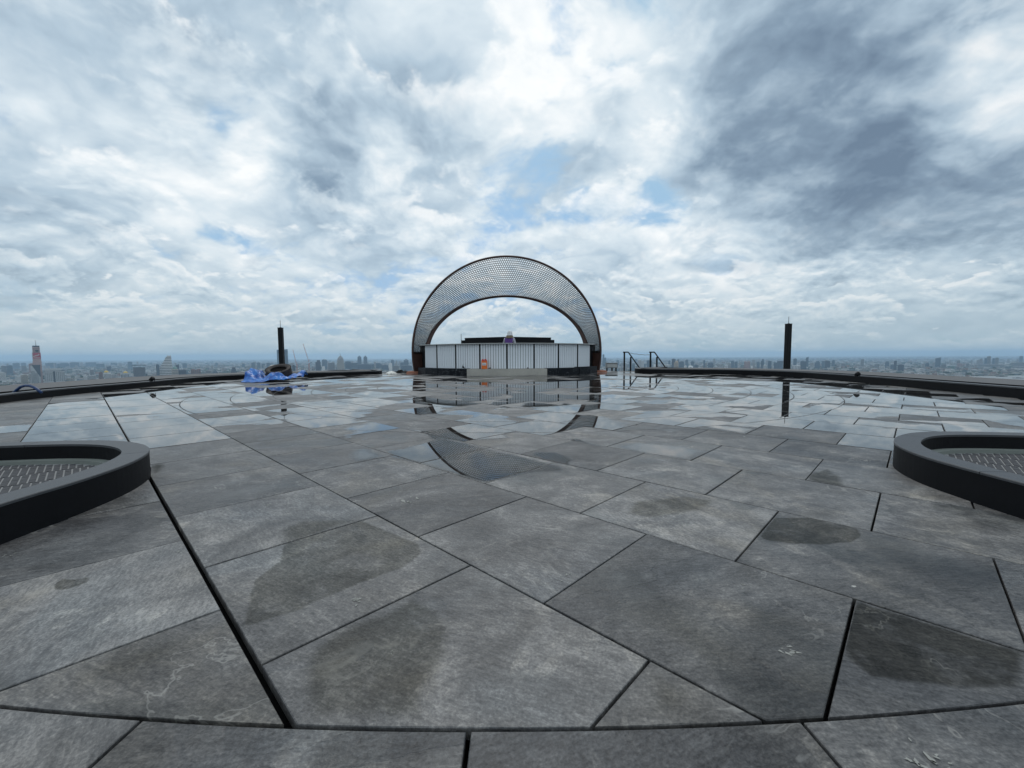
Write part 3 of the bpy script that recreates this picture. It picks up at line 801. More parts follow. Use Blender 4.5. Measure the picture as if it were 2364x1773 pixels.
# ------------------------------------------------------------------ bar under the arch
BX, BY = -.25*U, 26.6*U
bar = empty('bar_counter', (BX, BY-5.5*U, 0), 0, 'round bar counter with white slatted front on a stone base', 'bar counter')
def bp(th, R): return Vector((BX+R*math.sin(th), BY-R*math.cos(th)))
def bloc(m): m.v = [tuple(Vector(v)-Vector(bar.location)) for v in m.v]; return m
Rb, Rp = 5.87*U, 5.52*U
step_ = math.radians(14.5)
def ring_block(t0, t1, ra, rb, z0, z1, m, k=None):
    ts = [t0, t1] if k is None else [t0+(t1-t0)*i/k for i in range(k+1)]
    poly = [tuple(bp(t, rb)) for t in ts]+[tuple(bp(t, ra)) for t in ts[::-1]]
    if area(poly) < 0: poly = poly[::-1]
    m.prism(poly, z0, z1)
zb = .222; ztop = 1.055
tc0, tc1 = math.radians(-20.3), math.radians(20.3)
m = MB(); ring_block(tc0, tc1, Rp-.25, Rb, -.02, zb, m, 4); bloc(m).build('concrete_base', CONC, bar)
m = MB(); ring_block(math.radians(-61), tc0-.001, Rp-.25, Rb-.01, -.02, zb+.012, m, 4); bloc(m).build('black_stone_base', MARBLE, bar)
m = MB(); ring_block(tc1+.001, math.radians(41), Rp-.25, Rb-.01, -.02, zb+.012, m, 3); bloc(m).build('black_stone_base', MARBLE, bar)
m = MB(); ring_block(math.radians(41.1), math.radians(60), Rp-.25, Rb+.01, -.02, zb+.03, m, 2); bloc(m).build('black_stone_base', MARBLE, bar)
for k in range(-4, 4):
    a, b = bp(k*step_, Rp), bp((k+1)*step_, Rp)
    d = b-a; L = d.length; t = d/L; nrm = Vector((t.y, -t.x))          # towards the viewer
    pn = MB(); q0, q1 = a+t*.02, b-t*.02
    ns_ = 10; wv_ = (q1-q0).length/ns_
    pn.add([(*(q0-nrm*.012), zb), (*(q1-nrm*.012), zb), (*(q1-nrm*.012), ztop), (*(q0-nrm*.012), ztop)], [(0, 1, 2, 3)])
    panel = bloc(pn).build('slat_panel', BLACKM, bar)
    sl = None
    for i in range(ns_):
        s_ = MB(); c = q0+t*wv_*(i+.5)
        if sl is None:
            s_.box((0, 0, 0), (wv_-.015, .018, ztop-zb-.006)); me_ = s_.mesh('slat', WHITEP); sl = me_
        oo = link('slat', sl, panel); oo.location = Vector((c.x, c.y, (zb+ztop)/2+.003))-Vector(bar.location); oo.rotation_euler.z = math.atan2(t.y, t.x)
    st = MB(); st.box((a.x+nrm.x*.006, a.y+nrm.y*.006, (zb+ztop)/2), (.036, .04, ztop-zb), math.atan2(t.y, t.x)); bloc(st).build('stud', BLACKM, bar)
a = bp(4*step_, Rp); st = MB(); st.box((a.x, a.y, (zb+ztop)/2), (.04, .04, ztop-zb), 1.0); bloc(st).build('stud', BLACKM, bar)
for sg in (-1, 1):
    m = MB(); ring_block(min(sg*4.05*step_, sg*4.9*step_), max(sg*4.05*step_, sg*4.9*step_), Rp-.03, Rp-.01, .0, ztop, m); bloc(m).build('end_panel', BLACKM, bar)
m = MB(); ring_block(-4.75*step_, 4.75*step_, Rp-.35, Rp+.10, ztop, ztop+.012, m, 19); bloc(m).build('counter_underside', GREYM, bar)
m = MB(); ring_block(-4.78*step_, 4.78*step_, Rp-.36, Rp+.11, ztop+.0125, ztop+.032, m, 19); bloc(m).build('counter_top', SILVER, bar)
# black back bar behind the counter
bb = empty('back_bar', (BX, 26.2*U, 0), 0, 'black stepped back bar rising behind the counter under the arch', 'back bar')
m = MB()
for wx, zt, dy in ((2.78, 2.13, 0), (3.0, 2.0, .01)):
    poly = [(-wx*U, 1.3*U), (-wx*U, .75*U+dy), (0, -.75*U+dy), (wx*U, .75*U+dy), (wx*U, 1.3*U)]
    m.prism(poly, 0 if wx > 2.9 else 2.0*U+.001, zt*U)
m.build('cabinet', BLACKM, bb)
m = MB(); m.prism([(-2.8*U, 1.31*U), (-2.8*U, .73*U), (0, -.77*U), (2.8*U, .73*U), (2.8*U, 1.31*U)], 2.131*U, 2.15*U); m.build('top_board', BLACKST, bb)
pm = MB(); p = at(1064.8, 789, 25.6*U); pm.tube([(p.x, p.y, 0), (p.x, p.y, at(1064.8, 771, 25.6*U).z)], .012, 8)
tag(pm.build('thin_post', GREYM), 'thin grey upright post behind the bar, left of the worker', 'post')

# ---- arch
ar = empty('arch_canopy', (-.30*U, 24.4*U, 0), 0, 'tall brown steel arch canopy with openwork lattice over the bar', 'arch')
RF, ZC, AB, BB_ = 5.41*U, 1.2*U, 4.72*U, 3.44*U
def arch_pt(phi, q):
    fx, fz = RF*math.cos(phi), ZC+RF*math.sin(phi); bx_, bz_ = AB*math.cos(phi), ZC+BB_*math.sin(phi)
    if phi < 0 or phi > math.pi: bz_ = ZC+RF*math.sin(phi)
    up = max(0, math.sin(phi))
    yq = (-.4+(.55+1.25*up)*q**1.5)*U
    e = 1-(1-q)**1.3
    return Vector((fx+(bx_-fx)*(q*(1-up)+e*up), yq, fz+(bz_-fz)*e))
ph0, ph1 = -math.asin(ZC/RF), math.pi+math.asin(ZC/RF)
NP = 168; phs = [ph0+(ph1-ph0)*i/NP for i in range(NP+1)]
m = MB(); m.tube([arch_pt(p, 0) for p in phs], .042, 8); m.build('front_rim', RUST, ar, True)
m = MB(); m.tube([arch_pt(p, 1.0) for p in phs], [.052+.05*(1-max(0, math.sin(p))) for p in phs], 8); m.build('back_rim', RUST, ar, True)
NR = 22
m = MB(); phl = [p for p in phs if -.02 < p < math.pi+.02]
for r_ in range(1, NR): m.tube([arch_pt(p, r_/NR) for p in phl], .0098, 4, caps=False)
cols = 280
for r_ in range(NR):
    for c_ in range(cols//2):
        p = math.pi*(2*c_+(r_ % 2)+.5)/cols
        a, b = arch_pt(p, r_/NR), arch_pt(p, (r_+1)/NR)
        t = (b-a); sd_ = Vector((-math.sin(p), 0, math.cos(p)))*.0100; nn_ = t.cross(sd_).normalized()*.006
        vs = [a-sd_-nn_, a+sd_-nn_, a+sd_+nn_, a-sd_+nn_, b-sd_-nn_, b+sd_-nn_, b+sd_+nn_, b-sd_+nn_]
        m.add(vs, [(0, 1, 5, 4), (1, 2, 6, 5), (2, 3, 7, 6), (3, 0, 4, 7)])
o_ = m.build('lattice', LATT, ar); o_['kind'] = 'stuff'
for sg in (0, 1):                                                # solid plates at the feet
    pp = [p for p in phs if (p <= .03 if sg == 0 else p >= math.pi-.03)]
    m = MB(); vs = []; 
    for p in pp: vs += [arch_pt(p, 0), arch_pt(p, 1)]
    nb = len(vs)
    vs += [v+Vector((.03 if sg else -.03, 0, 0)) for v in vs]
    fs = []
    for i in range(len(pp)-1):
        a = 2*i; fs += [(a, a+1, a+3, a+2), (nb+a+2, nb+a+3, nb+a+1, nb+a), (a, a+2, nb+a+2, nb+a), (a+1, nb+a+1, nb+a+3, a+3)]
    m.add(vs, fs); m.build('foot_plate', RUST, ar)
for sg, lb in ((-1, 'orange mortar pad at the left foot of the arch'), (1, 'orange mortar pad at the right foot of the arch')):
    m = MB(); cx = (-.30+sg*5.42)*U; cy = 24.15*U
    def lo(r, z, jit): 
        q = random.Random(11+sg); return [(cx+r*1.25*math.cos(2*math.pi*i/14)*(1+q.uniform(-jit, jit)), cy+r*math.sin(2*math.pi*i/14)*(1+q.uniform(-jit, jit)), z+q.uniform(-.006, .006)) for i in range(14)]
    L0, L1, L2, L3 = lo(.23, 0, .06), lo(.21, .03, .06), lo(.185, .075, .08), lo(.12, .09, .08)
    vs = L0+L1+L2+L3; fs = []
    for a in range(3): fs += [(a*14+i, a*14+(i+1) % 14, (a+1)*14+(i+1) % 14, (a+1)*14+i) for i in range(14)]
    fs.append(tuple(range(42, 56))); m.add(vs, fs)
    tag(m.build('mortar_pad', TERRA), lb, 'mortar pad', 'mortar pads under the arch')

# ---- things on and behind the bar
yb_ = BY-5.7*U
e = empty('jerry_can', tuple(at(1118.2, 852, yb_+.03)[:2])+(zb,), 0, 'orange plastic jerry can with red top on the concrete bar base', 'jerry can')
def rbox(w, d, z0, z1, ch, m, w2=None, d2=None):
    w2, d2 = w2 or w, d2 or d
    def oc(w, d, z): return [(-w/2+ch, -d/2, z), (w/2-ch, -d/2, z), (w/2, -d/2+ch, z), (w/2, d/2-ch, z), (w/2-ch, d/2, z), (-w/2+ch, d/2, z), (-w/2, d/2-ch, z), (-w/2, -d/2+ch, z)]
    vs = oc(w, d, z0)+oc(w2, d2, z1); m.add(vs, [(i, (i+1) % 8, 8+(i+1) % 8, 8+i) for i in range(8)]+[tuple(range(8, 16)), tuple(range(7, -1, -1))])
m = MB(); rbox(.185, .13, 0, .012, .03, m, .195, .14); rbox(.195, .14, .012, .262, .03, m); m.build('body', ORANGE, e)
m = MB(); rbox(.196, .141, .2625, .30, .03, m, .17, .12); m.build('shoulder', REDPL, e)
for sx in (-.055, .045):
    m = MB(); m.lathe([(0, .335), (.02, .335), (.024, .33), (.024, .30), (0, .30)], 12, M=Matrix.Translation((sx, 0, 0))); m.build('cap', REDPL, e)
m = MB(); m.tube([(-.03, 0, .30), (-.025, 0, .325), (.02, 0, .325), (.025, 0, .30)], .008, 6); m.build('handle', REDPL, e)
m = MB(); m.box((.0, -.0715, .165), (.14, .002, .085)); lab = m.build('label', LABELP, e)
m = MB()
for i in range(7): m.box((-.05+i*.016, -.0735, .165+(.006 if i % 2 else -.004)), (.009, .0015, .022 if i % 3 else .03))
m.box((0, -.0735, .138), (.10, .0015, .006)); m.build('lettering', INK, lab)
# leaning panel, bottle, offcuts on the base
e = empty('leaning_panel', tuple(at(1074, 851, 21.6*U)[:2])+(zb+.012,), math.radians(-10), 'black board leaning askew against the bar front left of the jerry can', 'board')
m = MB(); Rm = Matrix.Rotation(math.radians(-14), 3, 'Y') ; Rm = Matrix.Rotation(math.radians(-8), 3, 'X') @ Rm.inverted()
m.box((0, .0, .125), (.155, .018, .25), M=Rm); m.build('board', BLACKM, e)
m = MB(); m.box((0.0, -.012, .24), (.17, .006, .02), M=Rm); m.build('edge_strip', SILVER, e)
p = at(1052.5, 851, 21.9*U)
e = empty('bottle', (p.x, p.y, zb+.012), 0, 'small grey bottle standing on the black bar base', 'bottle')
m = MB(); m.lathe([(0, 0), (.028, 0), (.03, .01), (.03, .11), (.013, .15), (.013, .165)], 14); m.build('body', GREYM, e, True)
m = MB(); m.lathe([(0, .195), (.015, .195), (.016, .165), (0, .165)], 12); m.build('cap', WHITEPL, e)
for px, py, w, lb in ((1131, 851.5, .07, 'small black offcut beside the orange jerry can'), (1218.5, 851.5, .06, 'small black clamp on the right half of the concrete base')):
    p = at(px, py, 21.0*U); m = MB(); m.tube([(p.x-w/2, p.y, zb+.012), (p.x-w*.2, p.y+.01, zb+.03), (p.x+w*.2, p.y, zb+.034), (p.x+w/2, p.y+.006, zb+.012)], [.010, .016, .018, .010], 8)
    tag(m.build('offcut', BLACKM, smooth=True), lb, 'offcut')

# ---- worker behind the counter (back to the camera)
wp = at(1175, 790, 24.2*U); WX, WY = wp.x, wp.y
worker = empty('person', (WX, WY, 0), math.radians(-12), 'worker in white hard hat and purple shirt bending behind the bar counter', 'person')
J, E_, R_ = [], [], []
def jv(p, r, par=None):
    J.append(p); R_.append(r)
    if par is not None: E_.append((par, len(J)-1))
    return len(J)-1
pel = jv((0, -.05, .86), .14); wst = jv((0, 0, 1.02), .135, pel); chs = jv((0, .06, 1.22), .15, wst); nkb = jv((0, .10, 1.33), .075, chs); nk = jv((0, .13, 1.40), .055, nkb); hd = jv((0, .15, 1.45), .07, nk); jv((0, .155, 1.50), .065, hd)
for s in (-1, 1):
    hp = jv((s*.09, -.05, .82), .095, pel); kn_ = jv((s*.11, .0, .47), .065, hp); an = jv((s*.11, -.04, .09), .045, kn_); ft = jv((s*.12, .05, .04), .045, an); jv((s*.13, .14, .03), .035, ft)
    sh_ = jv((s*.17, .08, 1.30), .07, chs); el = jv((s*.24, .15 if s < 0 else .05, 1.08), .05, sh_)
    wr = jv((s*.13, .33, 1.09), .032, el); pm_ = jv((s*.10, .39, 1.08), .035, wr)
    for fi in range(4):
        a = jv((s*(.07+fi*.018), .43, 1.075), .010, pm_); jv((s*(.07+fi*.018), .46+(.008 if fi in (1, 2) else 0), 1.06), .009, a)
    a = jv((s*.055, .39, 1.075), .011, pm_); jv((s*.045, .42, 1.065), .009, a)
me = bpy.data.meshes.new('body'); me.from_pydata(J, E_, [])
ob = bpy.data.objects.new('body_build', me); COL.objects.link(ob)
md = ob.modifiers.new('s', 'SKIN'); 
for i, r in enumerate(R_): me.skin_vertices[0].data[i].radius = (r, r*(.8 if i in (pel, wst, chs) else 1))
me.skin_vertices[0].data[0].use_root = True
md.use_smooth_shade = True
ob.modifiers.new('d', 'SUBSURF').levels = 2
dg = bpy.context.evaluated_depsgraph_get(); dg.update()
body = bpy.data.meshes.new_from_object(ob.evaluated_get(dg)); bpy.data.objects.remove(ob)
for m_ in (PURPLE, SLEEVE, TROUS, SKIN): body.materials.append(m_)
while len(body.materials) > 4: body.materials.pop(index=0)
for p_ in body.polygons:
    c = p_.center
    if c.z < .93: p_.material_index = 2
    elif c.z > 1.37: p_.material_index = 3
    elif c.y > .34: p_.material_index = 3
    elif abs(c.x) > .15: p_.material_index = 1
    else: p_.material_index = 0
bo = link('body', body, worker)
def ell(c, r, m, seg=20, rings=12, z0=-1., M=None):
    prof = []
    for i in range(rings+1):
        t = -math.pi/2+math.pi*i/rings
        if math.sin(t) >= z0: prof.append((math.cos(t)*1., math.sin(t)))
    m.lathe(prof, seg, M=Matrix.Translation(c) @ Matrix.Diagonal((*r, 1.)))
m = MB(); ell((0, .165, 1.465), (.078, .095, .108), m)
m.box((0, .262, 1.455), (.022, .03, .035)); ell((-.082, .16, 1.46), (.014, .022, .032), m, 10, 6); ell((.082, .16, 1.46), (.014, .022, .032), m, 10, 6)
for s in (-1, 1): ell((s*.03, .25, 1.48), (.012, .01, .008), m, 8, 6)
m.box((0, .252, 1.418), (.045, .012, .008)); m.build('head', SKIN, worker, True)
m = MB(); ell((0, .150, 1.48), (.086, .096, .098), m, z0=-.2); m.build('hair', HAIR, worker, True)
m = MB(); Mh = Matrix.Translation((0, .155, 1.475)) @ Matrix.Rotation(math.radians(6), 4, 'X')
m.lathe([(0, .158), (.035, .154), (.070, .132), (.095, .088), (.104, .035), (.106, 0), (.122, -.010), (.122, -.015), (.100, -.010)], 28, M=Mh @ Matrix.Diagonal((1, 1.14, 1, 1)))
m.tube([Mh @ Vector((0, -.112, .07)), Mh @ Vector((0, -.07, .138)), Mh @ Vector((0, 0, .164)), Mh @ Vector((0, .07, .138))], .014, 8)
m.build('hard_hat', WHITEPL, worker, True)
m = MB(); prof = [(.096, 1.475), (.125, 1.43), (.155, 1.375), (.172, 1.335), (.162, 1.33), (.09, 1.46)]
m.lathe(prof, 22, M=Matrix.Translation((0, .13, 0)) @ Matrix.Diagonal((1, .85, 1, 1))); m.build('neck_flap', KHAKI, worker, True)

# ------------------------------------------------------------------ tyre heap on the tarp
def tyre(R, wd_, label, loc, rot):
    e = empty('tyre', loc, 0, label, 'tyre', 'old car tyres on the blue tarpaulin'); e.rotation_euler = rot
    r0 = R*.64; h = wd_/2
    prof = [(r0, -h*.62), (r0+.012, -h*.74), (R*.80, -h*1.0), (R*.93, -h*.93), (R*.985, -h*.78), (R, -h*.62)]
    up = [(a, -b) for a, b in prof[::-1]]
    for gx in (-.4, 0, .4):
        prof += [(R, h*gx-.008), (R-.012, h*gx-.006), (R-.012, h*gx+.006), (R, h*gx+.008)]
    prof += up+[(r0-.004, h*.55), (R*.70, h*.35), (R*.88, h*.2), (R*.88, -h*.2), (R*.70, -h*.35), (r0-.004, -h*.55)]
    m = MB(); m.lathe(prof, 56, closed=True); m.build('casing', RUBBER, e, True)
    m = MB()
    for s in (-1, 1):
        for k in range(56):
            a = 2*math.pi*k/56; M_ = Matrix.Rotation(a, 3, 'Z')
            m.box(M_ @ Vector((R*.985, 0, s*h*.82)), (.018, .016, .022), M=M_)
    m.build('tread_lugs', RUBBER, e)['kind'] = 'stuff'
    m = MB()
    for s in (-1, 1): m.lathe([(R*.845, s*h*1.005), (R*.86, s*h*1.012), (R*.875, s*h*.995)], 56)
    m.build('sidewall_ring', RUBBER, e, True)
    return e
tp = at(643.8, 857.5, 17.5*U)
tyre(.322, .20, 'old black tyre tilted on top of the blue tarpaulin heap', (tp.x, tp.y, .262), (math.radians(22), math.radians(2), 0))
tyre(.315, .19, 'lower black tyre lying flat, half wrapped in the blue tarpaulin', (-10.15*U, 17.9*U, .10), (0, 0, .4))
# tarpaulin: one crumpled sheet pulled round the tyres
def tarp_h(x, y):
    X, Y = x/U, y/U
    v = Vector((x*2.6, y*2.6, 1.3)); fold = abs(mnoise.noise(v*1.0)); fold2 = abs(mnoise.noise(v*2.7+Vector((4, 1, 0)))); fold3 = abs(mnoise.noise(v*6.1+Vector((9, 2, 3))))
    h = .012
    g = lambda cx, cy, sx, sy: math.exp(-((X-cx)/sx)**2-((Y-cy)/sy)**2)
    h += .33*g(-10.72, 17.25, .36, .5)**.8
    h += .14*g(-9.25, 16.75, .75, .40)+.10*g(-9.75, 16.9, .35, .35)
    h += .22*g(-8.85, 17.55, .32, .5)
    amp = .02+.55*min(h, .2)
    h += amp*(fold*1.25+fold2*.75+fold3*.18)-amp*.42
    return max(h, .010+.012*fold2)
NXg, NYg = 92, 64
vs, ok = [], {}
x0, x1, y0, y1 = -10.6*U, -8.35*U, 15.95*U, 18.35*U
fs = []
for j in range(NYg+1):
    for i in range(NXg+1):
        x, y = x0+(x1-x0)*i/NXg, y0+(y1-y0)*j/NYg
        x -= (y-y0)*.28-.05
        vs.append((x+.02*mnoise.noise(Vector((x*9, y*9, 2))), y+.02*mnoise.noise(Vector((x*9, y*9, 8))), tarp_h(x, y)))
outl = [(x*U, y*U) for x, y in [(-10.55, 16.15), (-10.0, 16.0), (-9.5, 16.25), (-8.9, 16.5), (-8.6, 17.0), (-8.62, 17.6), (-8.75, 18.1), (-9.3, 17.35), (-10.0, 17.25), (-10.35, 18.2), (-11.0, 18.1), (-11.2, 17.4), (-10.95, 16.7)]]
for j in range(NYg):
    for i in range(NXg):
        a = j*(NXg+1)+i; x, y, _ = vs[a]
        if pin(outl, x, y)+.05*mnoise.noise(Vector((x*5, y*5, 0))) > 0: fs.append((a, a+1, a+NXg+2, a+NXg+1))
me = bpy.data.meshes.new('tarpaulin'); me.from_pydata(vs, [], fs); me.materials.append(TARP)
import bmesh
bm_ = bmesh.new(); bm_.from_mesh(me); bmesh.ops.delete(bm_, geom=[v for v in bm_.verts if not v.link_faces], context='VERTS'); bm_.to_mesh(me); bm_.free(); me.polygons.foreach_set('use_smooth', [True]*len(me.polygons))
o = link('tarpaulin', me); sd2 = o.modifiers.new('thick', 'SOLIDIFY'); sd2.thickness = .004; sd2.offset = 1
tag(o, 'crumpled bright blue tarpaulin spread under and beside the tyre', 'tarpaulin')
# white sack behind the tyre
p = at(632, 852, 18.4*U); m = MB(); ell((0, 0, .0), (.21, .13, .17), m, 22, 12)
m.v = [(v[0]*(1+.12*mnoise.noise(Vector(v)*9)), v[1]*(1+.15*mnoise.noise(Vector(v)*9+Vector((3, 0, 0)))), max(-.15, v[2]*(1+.12*mnoise.noise(Vector(v)*7)))) for v in m.v]
o = m.build('sack', SACK, None, True, (p.x, p.y, .155)); o.scale = (1, 1, 1.35); o.location.z = .2
tag(o, 'white sack slumped behind the tyre beside the left column', 'sack')

# ------------------------------------------------------------------ columns, rails, small things on the edge
def column(px, ytop, yrod, Y, label):
    t = at(px, ytop, Y); rz = math.radians(7)
    e = empty('lightning_column', (t.x, Y, -.6), rz, label, 'column', 'black columns with a lightning rod')
    h = t.z+.6; w = .182
    m = MB(); c = .008; m.prism([(-w/2+c, -w/2), (w/2-c, -w/2), (w/2, -w/2+c), (w/2, w/2-c), (w/2-c, w/2), (-w/2+c, w/2), (-w/2, w/2-c), (-w/2, -w/2+c)], 0, h-.004)
    m.build('shaft', BLACKM, e)
    m = MB(); m.prism([(-w/2-.006, -w/2-.006), (w/2+.006, -w/2-.006), (w/2+.006, w/2+.006), (-w/2-.006, w/2+.006)], h-.004, h+.012); m.build('cap', BLACKM, e)
    r = at(px, yrod, Y).z+.6
    m = MB(); m.lathe([(0, h+.05), (.03, h+.045), (.04, h+.012)], 12); m.tube([(0, 0, h), (0, 0, r-.02), (0, 0, r)], [.011, .010, .003], 8); m.build('lightning_rod', GREYM, e)
column(647.5, 757, 739, 28.0*U, 'tall black column with lightning rod left of the bar')
column(1820.5, 748, 730, 25.6*U, 'tall black column with lightning rod at the right of the terrace')
for px0, lb in ((0, 'black stair handrail nearer the bar'), (60.5, 'black stair handrail nearer the right kerb')):
    Yr = 26.4*U
    pA = at(1441.5+px0, 813.2-.3*(px0 > 0), Yr); pB = at(1456+px0, 824, Yr)
    e = empty('handrail', (pA.x, Yr, -.5), 0, lb, 'handrail', 'stair handrails')
    base = Vector(e.location)
    m = MB(); m.box((0, 0, (pA.z+.5)/2), (.056, .056, pA.z+.5)); m.build('post', BLACKM, e)
    m = MB(); zz = pB.z+.5; m.box((pB.x-pA.x, 0, zz/2), (.054, .054, zz)); m.build('post', BLACKM, e)
    q0, q1, q2 = at(1438.5+px0, 813, Yr), at(1450.5+px0, 813, Yr), at(1481+px0, 856, Yr)
    q3 = q2+(q2-q1)*.6
    m = MB(); m.tube([q-base for q in (q0, q1)], .025, 8); m.tube([q-base for q in (q1, q2, q3)], .025, 8); m.build('rail', BLACKM, e)
m = MB(); a, b = at(1453, 815, 26.4*U), at(1500, 819.5, 26.4*U)
m.tube([a.lerp(b, i/12)+Vector((0, -.025, -.05*math.sin(math.pi*i/12)*.4+.008*math.sin(i*1.9))) for i in range(13)], .008, 6)
tag(m.build('rope', ROPE), 'thin brown rope tied between the two handrails', 'rope')
# blue hose arching over the left kerb
m = MB(); pts = [ground(33, 906, .1), at(40, 899, 11.6*U), at(48, 892.5, 11.9*U), at(58, 889.2, 12.1*U), at(68, 889.4, 12.3*U), at(78, 893.5, 12.5*U), at(88, 900, 12.6*U)]
Yk = lambda x: 10.9*U
pts = [at(x, y, 10.05*U) for x, y in [(24, 912), (31, 907), (40, 899), (48, 893), (58, 890.2), (68, 890.4), (78, 894), (88, 900.5), (96, 907)]]
m.tube(pts, .021, 8)
tag(m.build('hose', HOSE, smooth=True), 'blue hose arching up behind the left kerb', 'hose')
for px, py, Yh, lb in ((351.5, 877.5, .125, 'small black spotlight on the left kerb'), (1979.5, 866.5, .163, 'small black spotlight on the right kerb')):
    p = ground(px, py+4, Yh); e = empty('spotlight', (p.x, p.y, Yh+.005), 0, lb, 'spotlight', 'spotlights on the kerb')
    m = MB(); m.lathe([(0, -.045), (.04, -.045), (.045, .03), (.032, .04), (0, .034)], 14, M=Matrix.Translation((0, 0, .06)) @ Matrix.Rotation(.9, 4, 'Y')); m.build('head', BLACKM, e, True)
    m = MB(); m.tube([(-.05, 0, 0), (-.05, 0, .07), (.05, 0, .07), (.05, 0, 0)], .007, 6); m.build('bracket', BLACKM, e)
# grey box on legs beyond the deck, right of the arch
Yg = 29.0*U; a, b = at(1399, 838.8, Yg), at(1424, 849, Yg)
e = empty('equipment_box', ((a.x+b.x)/2, Yg, -.5), 0, 'grey metal box on legs just right of the arch foot', 'equipment box')
m = MB(); m.box((0, 0, (a.z+b.z)/2+.5), (b.x-a.x, .3, a.z-b.z)); bx_o = m.build('housing', GREYM, e)
m = MB(); m.box((0, -.153, (a.z+b.z)/2+.5), ((b.x-a.x)*.9, .004, (a.z-b.z)*.7)); m.build('panel', SILVER, bx_o)
m = MB(); m.box((0, 0, a.z+.51), ((b.x-a.x)*1.04, .34, .018)); m.build('lid', GREYM, e)
for sx in (-.42, .05, .42):
    m = MB(); m.box(((b.x-a.x)*sx, 0, (b.z+.5)/2), (.03, .2, b.z+.5)); m.build('leg', BLACKM, e)
# white cloth and black cable heap at the deck edge left of the arch
p0 = ground(902, 863); m = MB(); vs, fs = [], []
for j in range(15):
    for i in range(31):
        x, y = p0.x-.22+.44*i/30, p0.y-.25+.6*j/14; r = math.hypot((i-15)/15, (j-7)/7)
        vs.append((x, y, .006+max(0, .085*(1-r*r))+.03*abs(mnoise.noise(Vector((x*8, y*8, 0))))*(1-min(1, r))))
fs = [(j*31+i, j*31+i+1, j*31+i+32, j*31+i+31) for j in range(14) for i in range(30) if math.hypot((i-15)/15, (j-7)/7) < 1.02]
m.add(vs, fs); o = m.build('cloth', SACK, None, True); tag(o, 'white cloth lying at the deck edge left of the arch', 'cloth')
p0 = ground(926, 861.5); m = MB(); q = random.Random(4)
pts = []
for i in range(120):
    a = i*.42; rr = .33*(.5+.5*math.sin(i*.13+1)); pts.append((p0.x+rr*1.0*math.cos(a)+q.uniform(-.02, .02), p0.y+rr*.5*math.sin(a), .02+.10*(1-rr/.36)*abs(math.sin(i*.31))+.02*q.random()))
m.tube(pts, .018, 6); tag(m.build('cable_heap', BLACKM, smooth=True), 'heap of black cable at the deck edge left of the arch', 'cable')

# ------------------------------------------------------------------ the city below
ZG = -229.0
def citymat():
    m, n = mat('city_walls'); at_ = n('ShaderNodeAttribute', attribute_name='col'); 
    geo = n('ShaderNodeNewGeometry'); v = n.noise(n.vm('MULTIPLY', geo, (.03, .03, .12)), 1., 4, .6)
    bsdf(n, Base_Color=n.vscale(at_, n.m('MULTIPLY_ADD', v, .7, .65)), Roughness=.75); return m
CITY = citymat()
def cityground():
    m, n = mat('city_ground'); geo = n('ShaderNodeNewGeometry')
    vo = n.n.new('ShaderNodeTexVoronoi'); n.put(vo.inputs['Vector'], geo); vo.inputs['Scale'].default_value = .014
    sx = n.n.new('ShaderNodeSeparateXYZ'); n.put(sx.inputs[0], vo.outputs['Color'])
    c = n.ramp(sx.outputs[0], [(0., (.035, .055, .03)), (.3, (.08, .09, .07)), (.55, (.16, .15, .14)), (.8, (.26, .22, .19)), (1., (.45, .45, .44))])
    big = n.noise(geo, .0007, 4, .6); c = n.mix(n.m('MULTIPLY', n.step(big, .5, .62), .7), c, (.05, .08, .045))
    bsdf(n, Base_Color=c, Roughness=.9); return m
m = MB(); m.add([(-45000, 300, ZG), (45000, 300, ZG), (45000, 42000, ZG), (-45000, 42000, ZG), (-45000, -6000, ZG), (45000, -6000, ZG)], [(0, 1, 2, 3), (4, 5, 1, 0)])
tag(m.build('city_ground', cityground()), kind='structure')
def cg(px, py): 
    g = ground(px, py, ZG); return g.x, g.y
# river
def rivermat():
    m, n = mat('river_water'); geo = n('ShaderNodeNewGeometry')
    bsdf(n, Base_Color=(.16, .14, .11), Roughness=.28, Specular_IOR_Level=.6, Normal=n.bump(n.noise(geo, .05, 4, .6), .2, 1.)); return m
riv = [cg(*p) for p in [(2195, 871.8), (2230, 870.2), (2300, 868.3), (2364, 866.8), (2480, 864.5), (2500, 905), (2364, 890), (2300, 882), (2250, 876.5), (2212, 873)]]
m = MB(); m.add([(x, y, ZG+1.) for x, y in riv], [tuple(range(len(riv)))]); tag(m.build('river', rivermat()), 'broad pale river at the right edge of the city', 'river', kind='structure')
BOATM = plain('barge_hull', (.06, .05, .05), .8, .2, .1)
for px, py, L, lb in ((2302, 877.2, 20, 'dark barge nearest the near bank of the river'), (2312, 869.8, 18, 'dark barge by the far bank of the river'), (2350, 873.5, 17, 'dark barge at the right edge of the river')):
    x, y = cg(px, py); L_ = L*y/F; e = empty('barge', (x, y, ZG+1.), math.atan2(-x, y)*.9, lb, 'barge', 'barges on the river')
    m = MB(); m.prism([(-L_/2, 0), (-L_*.4, -L_*.07), (L_*.38, -L_*.07), (L_/2, 0), (L_*.38, L_*.07), (-L_*.4, L_*.07)], 0, L_*.06); m.build('hull', BOATM, e)
    m = MB(); m.prism([(-L_*.15, -L_*.05), (L_*.2, -L_*.05), (L_*.2, L_*.05), (-L_*.15, L_*.05)], L_*.06, L_*.11); m.build('cabin', BOATM, e)

